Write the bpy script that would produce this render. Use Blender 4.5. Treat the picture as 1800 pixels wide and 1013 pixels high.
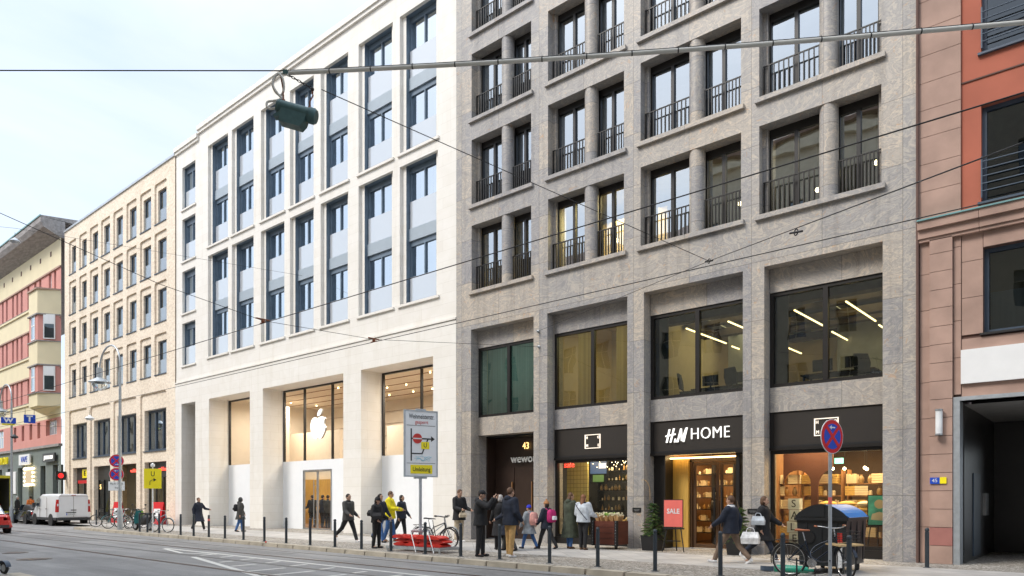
import bpy, bmesh, math, random
from mathutils import Vector, Matrix
random.seed(7)
for o in list(bpy.data.objects): bpy.data.objects.remove(o)
SC=bpy.context.scene; COL=SC.collection; R=math.radians; PI=math.pi
# ---------------- camera
cam=bpy.data.cameras.new('camera'); co=bpy.data.objects.new('camera',cam); COL.objects.link(co); SC.camera=co
cam.sensor_width=36; cam.lens=25.0; cam.shift_x=0; cam.shift_y=370.5/1800; cam.clip_end=3000; cam.clip_start=.05
co.location=(0,0,1.55)
co.rotation_euler=(R(90),0,math.atan2(0.6516496,0.75852014))
# ---------------- world: bright thin overcast over a pale sky
w=bpy.data.worlds.new('World'); SC.world=w; w.use_nodes=True; nt=w.node_tree; nt.nodes.clear()
def N(nt,t,**k):
    n=nt.nodes.new(t)
    for a,b in k.items(): setattr(n,a,b)
    return n
SUN_EL=R(48); SUN_AZ=R(-28)
sky=N(nt,'ShaderNodeTexSky',sky_type='NISHITA'); sky.sun_disc=False; sky.sun_elevation=SUN_EL; sky.sun_rotation=R(208); sky.dust_density=2
b1=N(nt,'ShaderNodeBackground'); b1.inputs[1].default_value=.05
nt.links.new(sky.outputs[0],b1.inputs[0])
tc=N(nt,'ShaderNodeTexCoord'); mp=N(nt,'ShaderNodeMapping'); mp.inputs['Scale'].default_value=(1.2,1.2,4.2)
nz=N(nt,'ShaderNodeTexNoise'); nz.inputs['Scale'].default_value=1.25; nz.inputs['Detail'].default_value=7; nz.inputs['Roughness'].default_value=.55; nz.inputs['Distortion'].default_value=.5
cr=N(nt,'ShaderNodeValToRGB'); cr.color_ramp.elements[0].position=.38; cr.color_ramp.elements[0].color=(.62,.71,.82,1); cr.color_ramp.elements[1].position=.62; cr.color_ramp.elements[1].color=(.80,.84,.89,1)
nt.links.new(tc.outputs['Generated'],mp.inputs[0]); nt.links.new(mp.outputs[0],nz.inputs[0]); nt.links.new(nz.outputs[0],cr.inputs[0])
b2=N(nt,'ShaderNodeBackground'); nt.links.new(cr.outputs[0],b2.inputs[0])
sp=N(nt,'ShaderNodeSeparateXYZ'); nt.links.new(tc.outputs['Generated'],sp.inputs[0])
mr=N(nt,'ShaderNodeMapRange'); mr.inputs[1].default_value=.5; mr.inputs[2].default_value=1; mr.inputs[3].default_value=.585; mr.inputs[4].default_value=1.45
nt.links.new(sp.outputs[2],mr.inputs[0]); nt.links.new(mr.outputs[0],b2.inputs[1])
ad=N(nt,'ShaderNodeAddShader'); wo=N(nt,'ShaderNodeOutputWorld')
nt.links.new(b1.outputs[0],ad.inputs[0]); nt.links.new(b2.outputs[0],ad.inputs[1]); nt.links.new(ad.outputs[0],wo.inputs[0])
sl=bpy.data.lights.new('sun','SUN'); sl.energy=1.5; sl.angle=R(18); sl.color=(1,.95,.88)
so=bpy.data.objects.new('sun',sl); COL.objects.link(so); so.location=(0,0,60)
d=Vector((math.cos(SUN_EL)*math.sin(SUN_AZ),-math.cos(SUN_EL)*math.cos(SUN_AZ),math.sin(SUN_EL)))  # towards the sun
so.rotation_euler=d.to_track_quat('Z','Y').to_euler()
SC.view_settings.view_transform='Standard'; SC.view_settings.look='None'; SC.view_settings.exposure=.80; SC.view_settings.gamma=1
SC.render.engine='CYCLES'
# ---------------- materials
MT={}
def base(name):
    m=bpy.data.materials.new(name); m.use_nodes=True; t=m.node_tree; p=t.nodes['Principled BSDF']; MT[name]=m
    return m,t,p
def mat(name,col,rough=.6,metal=0,var=.12,scale=3.,bump=0,bscale=30.,spec=.5,coat=0,emit=None,es=1,stretch=(1,1,1)):
    m,t,p=base(name)
    p.inputs['Roughness'].default_value=rough; p.inputs['Metallic'].default_value=metal; p.inputs['Specular IOR Level'].default_value=spec
    if coat: p.inputs['Coat Weight'].default_value=coat; p.inputs['Coat Roughness'].default_value=.08
    tc=N(t,'ShaderNodeTexCoord'); mp=N(t,'ShaderNodeMapping'); mp.inputs['Scale'].default_value=stretch
    t.links.new(tc.outputs['Object'],mp.inputs[0])
    nz=N(t,'ShaderNodeTexNoise'); nz.inputs['Scale'].default_value=scale; nz.inputs['Detail'].default_value=5; t.links.new(mp.outputs[0],nz.inputs[0])
    cr=N(t,'ShaderNodeValToRGB'); a,b=cr.color_ramp.elements; a.position=.3; b.position=.7
    a.color=tuple(max(0,c*(1-var)) for c in col)+(1,); b.color=tuple(min(1,c*(1+var)) for c in col)+(1,)
    t.links.new(nz.outputs[0],cr.inputs[0]); t.links.new(cr.outputs[0],p.inputs['Base Color'])
    if bump:
        n2=N(t,'ShaderNodeTexNoise'); n2.inputs['Scale'].default_value=bscale; n2.inputs['Detail'].default_value=4; t.links.new(mp.outputs[0],n2.inputs[0])
        bp=N(t,'ShaderNodeBump'); bp.inputs['Strength'].default_value=bump; bp.inputs['Distance'].default_value=.02
        t.links.new(n2.outputs[0],bp.inputs['Height']); t.links.new(bp.outputs[0],p.inputs['Normal'])
    if emit: p.inputs['Emission Color'].default_value=emit+(1,); p.inputs['Emission Strength'].default_value=es
    return m
def emis(name,col,s):
    m,t,p=base(name); p.inputs['Base Color'].default_value=(.1,.1,.1,1); p.inputs['Emission Color'].default_value=col+(1,); p.inputs['Emission Strength'].default_value=s; return m
def blind(name,col,n=10):
    m,t,p=base(name); t.nodes.remove(p); out=t.nodes['Material Output']; tc=N(t,'ShaderNodeTexCoord'); mp=N(t,'ShaderNodeMapping'); mp.inputs['Scale'].default_value=(n,1,.1); t.links.new(tc.outputs['Object'],mp.inputs[0])
    c=ramp(t,noise(t,mp.outputs[0],1.,3),[(.3,[x*.75 for x in col]),(.7,[min(1,x*1.15) for x in col])])
    d=N(t,'ShaderNodeBsdfDiffuse'); r=N(t,'ShaderNodeBsdfTranslucent'); t.links.new(c,d.inputs[0]); t.links.new(c,r.inputs[0]); x=N(t,'ShaderNodeMixShader'); t.links.new(d.outputs[0],x.inputs[1]); t.links.new(r.outputs[0],x.inputs[2]); t.links.new(x.outputs[0],out.inputs[0])
def glass(name,tint=(.9,.93,.93),refl=.12,gain=1.6,rough=0.0,milk=0,mcol=(.8,.85,.9)):
    m,t,p=base(name); t.nodes.remove(p); out=t.nodes['Material Output']
    tr=N(t,'ShaderNodeBsdfTransparent'); tr.inputs[0].default_value=tint+(1,)
    gl=N(t,'ShaderNodeBsdfGlossy'); gl.inputs['Roughness'].default_value=rough; gl.inputs['Color'].default_value=(.80,.89,.96,1)
    fr=N(t,'ShaderNodeFresnel'); fr.inputs[0].default_value=1.5
    # slight waviness, as real panes have
    tc=N(t,'ShaderNodeTexCoord'); nz=N(t,'ShaderNodeTexNoise'); nz.inputs['Scale'].default_value=.9; nz.inputs['Detail'].default_value=1
    t.links.new(tc.outputs['Object'],nz.inputs[0]); bp=N(t,'ShaderNodeBump'); bp.inputs['Strength'].default_value=.1; bp.inputs['Distance'].default_value=.06
    t.links.new(nz.outputs[0],bp.inputs['Height']); t.links.new(bp.outputs[0],gl.inputs['Normal'])
    ma=N(t,'ShaderNodeMath',operation='MULTIPLY_ADD'); ma.inputs[1].default_value=gain; ma.inputs[2].default_value=refl; ma.use_clamp=True
    t.links.new(fr.outputs[0],ma.inputs[0])
    mx=N(t,'ShaderNodeMixShader'); t.links.new(ma.outputs[0],mx.inputs[0])
    if milk:
        df=N(t,'ShaderNodeBsdfDiffuse'); df.inputs[0].default_value=mcol+(1,)
        m2=N(t,'ShaderNodeMixShader'); m2.inputs[0].default_value=milk; t.links.new(tr.outputs[0],m2.inputs[1]); t.links.new(df.outputs[0],m2.inputs[2]); t.links.new(m2.outputs[0],mx.inputs[1])
    else: t.links.new(tr.outputs[0],mx.inputs[1])
    t.links.new(gl.outputs[0],mx.inputs[2]); t.links.new(mx.outputs[0],out.inputs[0])
    return m
def ramp(t,fac,stops):
    cr=N(t,'ShaderNodeValToRGB'); e=cr.color_ramp.elements
    while len(e)<len(stops): e.new(.5)
    for x,(p_,c) in zip(e,stops): x.position=p_; x.color=tuple(c)+(1,)
    t.links.new(fac,cr.inputs[0]); return cr.outputs[0]
def mixc(t,fac,a,b,mode='MIX'):
    n=N(t,'ShaderNodeMix',data_type='RGBA',blend_type=mode)
    for s,v in ((n.inputs[0],fac),(n.inputs[6],a),(n.inputs[7],b)):
        if isinstance(v,(int,float)): s.default_value=v
        elif isinstance(v,tuple): s.default_value=v+(1,)
        else: t.links.new(v,s)
    return n.outputs[2]
def facade_vec(t):      # (x - y, z, 0): runs on round corners and reveals
    tc=N(t,'ShaderNodeTexCoord'); s=N(t,'ShaderNodeSeparateXYZ'); t.links.new(tc.outputs['Object'],s.inputs[0])
    a=N(t,'ShaderNodeMath',operation='SUBTRACT'); t.links.new(s.outputs[0],a.inputs[0]); t.links.new(s.outputs[1],a.inputs[1])
    c=N(t,'ShaderNodeCombineXYZ'); t.links.new(a.outputs[0],c.inputs[0]); t.links.new(s.outputs[2],c.inputs[1]); return tc,c.outputs[0]
def noise(t,vec,scale,detail=4,dist=0,rough=.5):
    n=N(t,'ShaderNodeTexNoise'); n.inputs['Scale'].default_value=scale; n.inputs['Detail'].default_value=detail; n.inputs['Distortion'].default_value=dist; n.inputs['Roughness'].default_value=rough
    t.links.new(vec,n.inputs[0]); return n.outputs[0]
def brickn(t,vec,bw,bh,mortar,c1,c2,cm,off=.5,bias=0):
    b=N(t,'ShaderNodeTexBrick'); b.offset=off; b.inputs['Scale'].default_value=1; b.inputs['Brick Width'].default_value=bw; b.inputs['Row Height'].default_value=bh
    b.inputs['Mortar Size'].default_value=mortar; b.inputs['Mortar Smooth'].default_value=.1; b.inputs['Bias'].default_value=bias
    b.inputs['Color1'].default_value=c1+(1,); b.inputs['Color2'].default_value=c2+(1,); b.inputs['Mortar'].default_value=cm+(1,)
    t.links.new(vec,b.inputs[0]); return b
def bumpn(t,p,h,st,dist=.02):
    bp=N(t,'ShaderNodeBump'); bp.inputs['Strength'].default_value=st; bp.inputs['Distance'].default_value=dist; t.links.new(h,bp.inputs['Height']); t.links.new(bp.outputs[0],p.inputs['Normal'])
# veined grey-brown gneiss cladding
m,t,p=base('stone'); tc,fv=facade_vec(t); p.inputs['Roughness'].default_value=.45
mp=N(t,'ShaderNodeVectorMath',operation='DIVIDE'); mp.inputs[1].default_value=(1.9,1.63,1); t.links.new(fv,mp.inputs[0])
fl=N(t,'ShaderNodeVectorMath',operation='FLOOR'); t.links.new(mp.outputs[0],fl.inputs[0])
wn=N(t,'ShaderNodeTexWhiteNoise'); wn.noise_dimensions='3D'; t.links.new(fl.outputs[0],wn.inputs[0])
ms=N(t,'ShaderNodeVectorMath',operation='SCALE'); ms.inputs[3].default_value=30; t.links.new(wn.outputs['Color'],ms.inputs[0])
av=N(t,'ShaderNodeVectorMath',operation='ADD'); t.links.new(tc.outputs['Object'],av.inputs[0]); t.links.new(ms.outputs[0],av.inputs[1])
rt=N(t,'ShaderNodeMapping'); rt.inputs['Rotation'].default_value=(.5,.8,.4); rt.inputs['Scale'].default_value=(1,1.5,1.9); t.links.new(av.outputs[0],rt.inputs[0])
n1=noise(t,rt.outputs[0],.75,5,4.0,.55); n2=noise(t,av.outputs[0],11,6,2.0,.75); n3=noise(t,av.outputs[0],2.6,5,2.5,.6)
c=ramp(t,n1,[(.30,(.275,.266,.265)),(.41,(.385,.36,.335)),(.47,(.295,.285,.28)),(.53,(.475,.43,.375)),(.58,(.325,.312,.303)),(.70,(.42,.39,.36))])
g=ramp(t,n2,[(.30,(.80,.80,.82)),(.5,(1,1,1)),(.72,(1.18,1.14,1.10))]); c=mixc(t,1.,c,g,'MULTIPLY')
o_=ramp(t,n3,[(.62,(0,0,0)),(.70,(.55,.55,.55))]); c=mixc(t,o_,c,(.50,.30,.16))
wv=ramp(t,wn.outputs['Value'],[(0,(.84,.86,.91)),(.5,(1.0,1.0,.99)),(1,(1.20,1.13,1.02))]); c=mixc(t,1.,c,wv,'MULTIPLY')
sk=N(t,'ShaderNodeMapping'); sk.inputs['Scale'].default_value=(2.6,.16,1); t.links.new(fv,sk.inputs[0]); c=mixc(t,1.,c,ramp(t,noise(t,sk.outputs[0],1.,6,.4,.65),[(.33,(.80,.80,.80)),(.5,(1,1,1))]),'MULTIPLY')
bk=brickn(t,fv,1.9,1.63,.008,(1,1,1),(1,1,1),(.55,.55,.55),0); c=mixc(t,1.,c,bk.outputs[0],'MULTIPLY')
t.links.new(c,p.inputs['Base Color']); bumpn(t,p,n2,.15,.01)
# pale limestone
m,t,p=base('limestone'); tc,fv=facade_vec(t); p.inputs['Roughness'].default_value=.7
bk=brickn(t,fv,1.25,.42,.005,(.815,.785,.725),(.79,.755,.69),(.68,.64,.57),.37)
n1=noise(t,tc.outputs['Object'],1.6,5,1); c=mixc(t,1.,bk.outputs[0],ramp(t,n1,[(.3,(.965,.96,.95)),(.7,(1.02,1.02,1.03))]),'MULTIPLY')
sk=N(t,'ShaderNodeMapping'); sk.inputs['Scale'].default_value=(2.2,.13,1); t.links.new(fv,sk.inputs[0]); c=mixc(t,1.,c,ramp(t,noise(t,sk.outputs[0],1.,6,.4,.65),[(.33,(.94,.93,.91)),(.47,(1,1,1))]),'MULTIPLY')
t.links.new(c,p.inputs['Base Color']); bumpn(t,p,noise(t,tc.outputs['Object'],40,3),.06,.005)
# cream brick
m,t,p=base('cream_brick'); tc,fv=facade_vec(t); p.inputs['Roughness'].default_value=.85
bk=brickn(t,fv,.25,.08,.010,(.82,.715,.575),(.68,.55,.42),(.81,.755,.675),.5,-.3)
n1=noise(t,fv,6,4); n4=noise(t,fv,.6,3); c=mixc(t,1.,bk.outputs[0],ramp(t,n1,[(.3,(.87,.85,.82)),(.7,(1.12,1.1,1.08))]),'MULTIPLY')
c=mixc(t,1.,c,ramp(t,n4,[(.3,(.93,.92,.9)),(.7,(1.06,1.06,1.06))]),'MULTIPLY')
t.links.new(c,p.inputs['Base Color']); bumpn(t,p,bk.outputs['Fac'],-.4,.02)
# road
m,t,p=base('asphalt'); tc=N(t,'ShaderNodeTexCoord'); p.inputs['Roughness'].default_value=.72
st=N(t,'ShaderNodeMapping'); st.inputs['Scale'].default_value=(.25,1.6,1); t.links.new(tc.outputs['Object'],st.inputs[0])
n1=noise(t,tc.outputs['Object'],.35,6,.6,.6); n2=noise(t,tc.outputs['Object'],55,3); n3=noise(t,st.outputs[0],.9,5,.8)
c=ramp(t,n1,[(.3,(.19,.187,.183)),(.5,(.235,.23,.225)),(.72,(.275,.27,.262))]); c=mixc(t,1.,c,ramp(t,n3,[(.35,(.80,.80,.80)),(.65,(1.12,1.12,1.12))]),'MULTIPLY')
c=mixc(t,1.,c,ramp(t,n2,[(.3,(.82,.82,.82)),(.7,(1.18,1.18,1.18))]),'MULTIPLY')
vo=N(t,'ShaderNodeTexVoronoi',feature='DISTANCE_TO_EDGE'); vo.inputs['Scale'].default_value=.33
dv=N(t,'ShaderNodeMapping'); t.links.new(tc.outputs['Object'],dv.inputs[0]); nn=N(t,'ShaderNodeTexNoise'); nn.inputs['Scale'].default_value=2; t.links.new(tc.outputs['Object'],nn.inputs[0])
aa=N(t,'ShaderNodeVectorMath',operation='ADD'); t.links.new(dv.outputs[0],aa.inputs[0]); t.links.new(nn.outputs['Color'],aa.inputs[1]); t.links.new(aa.outputs[0],vo.inputs[0])
c=mixc(t,1.,c,ramp(t,vo.outputs[0],[(.0,(.80,.80,.80)),(.008,(1,1,1))]),'MULTIPLY')
t.links.new(c,p.inputs['Base Color']); bumpn(t,p,n2,.25,.01)
# mosaic setts of the pavement
m,t,p=base('setts'); tc=N(t,'ShaderNodeTexCoord'); p.inputs['Roughness'].default_value=.8
vo=N(t,'ShaderNodeTexVoronoi',feature='DISTANCE_TO_EDGE'); vo.inputs['Scale'].default_value=14; vo.inputs['Randomness'].default_value=.75; t.links.new(tc.outputs['Object'],vo.inputs[0])
v2=N(t,'ShaderNodeTexVoronoi'); v2.inputs['Scale'].default_value=14; v2.inputs['Randomness'].default_value=.75; t.links.new(tc.outputs['Object'],v2.inputs[0])
sx=N(t,'ShaderNodeSeparateColor'); t.links.new(v2.outputs['Color'],sx.inputs[0])
c=ramp(t,sx.outputs[0],[(0,(.24,.22,.19)),(.5,(.36,.34,.31)),(1,(.50,.475,.43))]); c=mixc(t,1.,c,ramp(t,vo.outputs[0],[(.02,(.45,.42,.38)),(.12,(1,1,1))]),'MULTIPLY')
c=mixc(t,1.,c,ramp(t,noise(t,tc.outputs['Object'],.8,5),[(.3,(.85,.83,.8)),(.7,(1.12,1.1,1.08))]),'MULTIPLY')
t.links.new(c,p.inputs['Base Color']); bumpn(t,p,ramp(t,vo.outputs[0],[(0,(0,0,0)),(.2,(1,1,1))]),.6,.012)
# slabs
m,t,p=base('slabs'); tc=N(t,'ShaderNodeTexCoord'); p.inputs['Roughness'].default_value=.7; rm=N(t,'ShaderNodeMapping'); rm.inputs['Rotation'].default_value=(0,0,R(45)); t.links.new(tc.outputs['Object'],rm.inputs[0])
bk=brickn(t,rm.outputs[0],.5,.5,.008,(.46,.44,.41),(.38,.365,.345),(.24,.23,.21),0); c=mixc(t,1.,bk.outputs[0],ramp(t,noise(t,tc.outputs['Object'],1.3,6),[(.3,(.85,.85,.85)),(.7,(1.1,1.1,1.1))]),'MULTIPLY')
t.links.new(c,p.inputs['Base Color']); bumpn(t,p,noise(t,tc.outputs['Object'],30,4),.15,.01)
# yellow wall tiles
m,t,p=base('tiles'); tc,fv=facade_vec(t); p.inputs['Roughness'].default_value=.2
bk=brickn(t,fv,.15,.15,.008,(.62,.50,.16),(.55,.46,.16),(.25,.21,.08),0); t.links.new(bk.outputs[0],p.inputs['Base Color'])
mat('white_plastic',(.75,.76,.76),.4); mat('patch',(.185,.18,.175),.8,var=.15,scale=5,bump=.2,bscale=60); mat('kerb',(.42,.37,.29),.8,bump=.3,bscale=20,var=.2,scale=2)
mat('dark_frame',(.013,.011,.010),.4); mat('black',(.012,.012,.013),.45); mat('slate',(.14,.19,.245),.35); mat('anthracite',(.06,.085,.12),.4); mat('grey_blue',(.36,.42,.47),.45,var=.04)
mat('fascia',(.020,.015,.011),.65,var=.08); mat('granite_dark',(.032,.031,.031),.35); mat('steel',(.45,.46,.47),.35,.7); mat('galv',(.42,.45,.47),.45,.5,var=.12,scale=8)
mat('hoard',(.87,.89,.91),.5,var=.015); mat('curtain',(.82,.83,.84),.8,var=.05,stretch=(12,12,.2)); mat('sandstone',(.40,.265,.21),.8,var=.16,scale=1.6,bump=.15,bscale=60)
mat('sandstone_red',(.36,.15,.125),.8,var=.08,scale=3); mat('plaster_red',(.42,.125,.075),.85,var=.14,scale=.9,bump=.2,bscale=80)
mat('joint',(.13,.075,.06),.9); mat('cream_plaster',(.74,.65,.44),.85,var=.05,scale=.8); mat('pink_plaster',(.60,.275,.235),.85,var=.06,scale=.8)
mat('cornice',(.30,.28,.27),.9,var=.25,scale=1.5,stretch=(1,4,4)); mat('copper',(.16,.32,.32),.6); mat('shop_green',(.17,.20,.185),.6,var=.08); mat('white_frame',(.78,.79,.78),.4,var=.03)
mat('white_paint',(.80,.80,.79),.4,var=.03); mat('road_paint',(.62,.61,.57),.7,var=.16,scale=9); mat('rail',(.085,.06,.05),.5,.6); mat('rail_faint',(.13,.125,.12),.5,.3)
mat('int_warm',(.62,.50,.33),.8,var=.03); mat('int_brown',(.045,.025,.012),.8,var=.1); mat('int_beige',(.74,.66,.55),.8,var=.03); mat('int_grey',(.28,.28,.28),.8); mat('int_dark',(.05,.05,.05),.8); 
mat('wood_dark',(.075,.038,.018),.45,var=.25,scale=4,stretch=(6,6,.6)); mat('wood',(.30,.15,.06),.5,var=.25,scale=4,stretch=(6,6,.6)); mat('wood_gold',(.60,.36,.08),.4,var=.15,scale=4,stretch=(6,6,.6)); mat('door_brown',(.040,.024,.018),.35,var=.1)
mat('roof_dark',(.10,.10,.11),.8); mat('zinc',(.50,.53,.56),.4,.5); mat('opp_cream',(.50,.43,.32),.85); mat('opp_grey',(.30,.29,.27),.85); mat('opp_roof',(.13,.07,.06),.8)
mat('yellow_sign',(.95,.80,.01),.45,var=.02); mat('red_sign',(.62,.015,.02),.45,var=.03); mat('blue_sign',(.01,.07,.50),.4,var=.02); mat('sign_face',(.86,.88,.89),.45,var=.03); mat('red_light',(.75,.03,.03),.4,emit=(.9,.02,.02),es=.6)
emis('strip_light',(1,.66,.27),4.5); emis('bulb',(1,.78,.42),9); emis('sign_white',(1,.97,.9),1.0); emis('sign_cream',(1,.86,.70),.9); emis('exit_green',(.2,.9,.5),2)
emis('neon_red',(1,.06,.03),1.3); emis('sign_gold',(1,.62,.2),1.5); emis('screen_blue',(.02,.08,.18),.7); emis('screen_green',(.12,.26,.04),.5)
glass('glass_shop',(.88,.89,.87),.0,1.15); glass('glass_office',(.50,.61,.58),.08,1.7); glass('glass_up',(.55,.60,.62),.36,2.2); glass('glass_white',(.76,.84,.90),.52,2.0); glass('glass_brick',(.40,.46,.52),.16,1.6)
glass('frosted',(.85,.9,.94),.16,1.3,.0,.62,(.90,.93,.96)); glass('frosted_grey',(.8,.85,.9),.10,1.2,.0,.42,(.62,.66,.70)); glass('glass_dark',(.30,.34,.34),.05,1.1); glass('glass_apple',(.93,.90,.85),0,.6); glass('glass_old',(.5,.55,.56),.3,1.5)
glass('lamp_glass',(.9,.92,.92),.05,1.); glass('car_glass',(.12,.15,.17),.12,2.)
blind('teal_blind',(.26,.38,.35),14); blind('yellow_blind',(.70,.56,.24),9)
# ---------------- mesh builder
class MB:
    def __init__(s): s.v=[]; s.f=[]; s.mi=[]; s.sm=[]; s.mats=[]; s.M=None
    def m(s,n):
        if n not in s.mats: s.mats.append(n)
        return s.mats.index(n)
    def add(s,vs,fs,mn,smooth=False):
        b=len(s.v); 
        s.v+= [tuple(s.M@Vector(q)) for q in vs] if s.M else [tuple(q) for q in vs]
        i=s.m(mn)
        for f in fs: s.f.append([b+k for k in f]); s.mi.append(i); s.sm.append(smooth)
    def box(s,x0,x1,y0,y1,z0,z1,mn):
        if x0>x1:x0,x1=x1,x0
        if y0>y1:y0,y1=y1,y0
        if z0>z1:z0,z1=z1,z0
        s.add([(x0,y0,z0),(x1,y0,z0),(x1,y1,z0),(x0,y1,z0),(x0,y0,z1),(x1,y0,z1),(x1,y1,z1),(x0,y1,z1)],
              [(0,3,2,1),(4,5,6,7),(0,1,5,4),(1,2,6,5),(2,3,7,6),(3,0,4,7)],mn)
    def quad(s,a,b,c,d,mn): s.add([a,b,c,d],[(0,1,2,3)],mn)
    def prism(s,pts,axis,a,b,mn,smooth=False):     # closed outline (2D) extruded along axis from a to b
        n=len(pts)
        def P(q,h): return {'x':(h,q[0],q[1]),'y':(q[0],h,q[1]),'z':(q[0],q[1],h)}[axis]
        vs=[P(q,a) for q in pts]+[P(q,b) for q in pts]
        s.add(vs,[(i,(i+1)%n,n+(i+1)%n,n+i) for i in range(n)],mn,smooth)
        s.add(vs,[tuple(range(n-1,-1,-1)),tuple(range(n,2*n))],mn)
    def tube(s,pts,r,mn,n=8,caps=True,closed=False):
        pts=[Vector(p) for p in pts]; rs=r if isinstance(r,(list,tuple)) else [r]*len(pts)
        vs=[];k=len(pts); up=None
        for i,p in enumerate(pts):
            if closed: d=(pts[(i+1)%k]-pts[i-1])
            else: d=(pts[min(i+1,k-1)]-pts[max(i-1,0)])
            d.normalize()
            if up is None: up=Vector((0,0,1)) if abs(d.z)<.9 else Vector((1,0,0))
            a=d.cross(up).normalized(); b=a.cross(d).normalized(); up=b
            for j in range(n):
                th=2*PI*j/n; vs.append(p+(a*math.cos(th)+b*math.sin(th))*rs[i])
        fs=[]
        for i in range(k if closed else k-1):
            for j in range(n):
                i2=(i+1)%k; fs.append((i*n+j,i*n+(j+1)%n,i2*n+(j+1)%n,i2*n+j))
        s.add(vs,fs,mn,True)
        if caps and not closed: s.add(vs[:n],[tuple(range(n-1,-1,-1))],mn); s.add(vs[-n:],[tuple(range(n))],mn)
    def lathe(s,prof,c,mn,n=16,axis='z'):
        runs=[[prof[0]]]
        for i in range(1,len(prof)):
            runs[-1].append(prof[i])
            if i<len(prof)-1:
                a1=math.atan2(prof[i][1]-prof[i-1][1],prof[i][0]-prof[i-1][0]); a2=math.atan2(prof[i+1][1]-prof[i][1],prof[i+1][0]-prof[i][0])
                if abs((a2-a1+PI)%(2*PI)-PI)>R(40): runs.append([prof[i]])
        def ringv(r,h): 
            o=[]
            for j in range(n):
                th=2*PI*j/n; a,b=r*math.cos(th),r*math.sin(th)
                o.append({'z':(c[0]+a,c[1]+b,c[2]+h),'y':(c[0]+a,c[1]+h,c[2]+b),'x':(c[0]+h,c[1]+a,c[2]+b)}[axis])
            return o
        for rn in runs:
            vs=[q for r,h in rn for q in ringv(r,h)]; k=len(rn)
            s.add(vs,[(i*n+j,i*n+(j+1)%n,(i+1)*n+(j+1)%n,(i+1)*n+j) for i in range(k-1) for j in range(n)],mn,True)
        vs=ringv(*prof[0])+ringv(*prof[-1])
        if prof[0][0]>.002: s.add(vs[:n],[tuple(range(n-1,-1,-1))],mn)
        if prof[-1][0]>.002: s.add(vs[-n:],[tuple(range(n))],mn)
    def ball(s,c,r,mn,n=12,k=8):
        rx,ry,rz=r if isinstance(r,tuple) else (r,r,r)
        vs=[(c[0]+rx*math.sin(PI*i/k)*math.cos(2*PI*j/n),c[1]+ry*math.sin(PI*i/k)*math.sin(2*PI*j/n),c[2]+rz*math.cos(PI*i/k)) for i in range(k+1) for j in range(n)]
        s.add(vs,[(i*n+j,(i+1)*n+j,(i+1)*n+(j+1)%n,i*n+(j+1)%n) for i in range(k) for j in range(n)],mn,True)
    def loft(s,rings,mn,smooth=True,caps=True):
        n=len(rings[0]); vs=[q for r in rings for q in r]
        s.add(vs,[(i*n+j,i*n+(j+1)%n,(i+1)*n+(j+1)%n,(i+1)*n+j) for i in range(len(rings)-1) for j in range(n)],mn,smooth)
        if caps: s.add(rings[0],[tuple(range(n-1,-1,-1))],mn,False); s.add(rings[-1],[tuple(range(n))],mn,False)
    def torus(s,c,R_,r,mn,axis='y',n=32,k=8):
        pts=[]
        for i in range(n):
            a=2*PI*i/n; u,v=R_*math.cos(a),R_*math.sin(a)
            pts.append({'y':(c[0]+u,c[1],c[2]+v),'x':(c[0],c[1]+u,c[2]+v),'z':(c[0]+u,c[1]+v,c[2])}[axis])
        s.tube(pts,r,mn,k,closed=True)
    def wall(s,y,x0,x1,z0,z1,holes,dep,mn,rev=None):
        xs=sorted({x0,x1}|{v for h in holes for v in h[:2] if x0<v<x1}); zs=sorted({z0,z1}|{v for h in holes for v in h[2:4] if z0<v<z1})
        for za,zb in zip(zs,zs[1:]):
            st=None
            for xa,xb in zip(xs,xs[1:]):
                cx,cz=(xa+xb)/2,(za+zb)/2
                if any(h[0]<cx<h[1] and h[2]<cz<h[3] for h in holes):
                    if st is not None: s.quad((st,y,za),(xa,y,za),(xa,y,zb),(st,y,zb),mn); st=None
                elif st is None: st=xa
            if st is not None: s.quad((st,y,za),(x1,y,za),(x1,y,zb),(st,y,zb),mn)
        rm=rev or mn
        for a,b,c,d in [h[:4] for h in holes]:
            s.quad((a,y,c),(a,y,d),(a,y+dep,d),(a,y+dep,c),rm); s.quad((b,y,c),(b,y+dep,c),(b,y+dep,d),(b,y,d),rm)
            s.quad((a,y,d),(b,y,d),(b,y+dep,d),(a,y+dep,d),rm)
            if c>z0+.001: s.quad((a,y,c),(a,y+dep,c),(b,y+dep,c),(b,y,c),rm)
    def build(s,name,parent=None,origin=None):
        me=bpy.data.meshes.new(name)
        og=Vector(origin) if origin else (Vector(parent['_o']) if parent and '_o' in parent else Vector((0,0,0)))
        me.from_pydata([tuple(Vector(q)-og) for q in s.v],[],s.f)
        for n in s.mats: me.materials.append(MT[n])
        me.polygons.foreach_set('material_index',s.mi); me.polygons.foreach_set('use_smooth',s.sm); me.update()
        o=bpy.data.objects.new(name,me); COL.objects.link(o)
        if parent: o.parent=parent; o['_o']=tuple(og)
        elif origin: o.location=og; o['_o']=tuple(og)
        return o
def tag(o,label=None,cat=None,group=None,kind=None):
    if label: o['label']=label
    if cat: o['category']=cat
    if group: o['group']=group
    if kind: o['kind']=kind
    return o
def thing(name,label,cat,loc=(0,0,0),rz=0,group=None,world=False):
    # world=True: child meshes are given in world coordinates; else in the thing's own frame
    o=bpy.data.objects.new(name,None); COL.objects.link(o); o.location=loc; o.rotation_euler=(0,0,rz); o.empty_display_size=.2
    o['_o']=tuple(loc) if world else (0.,0.,0.)
    return tag(o,label,cat,group)
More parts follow.
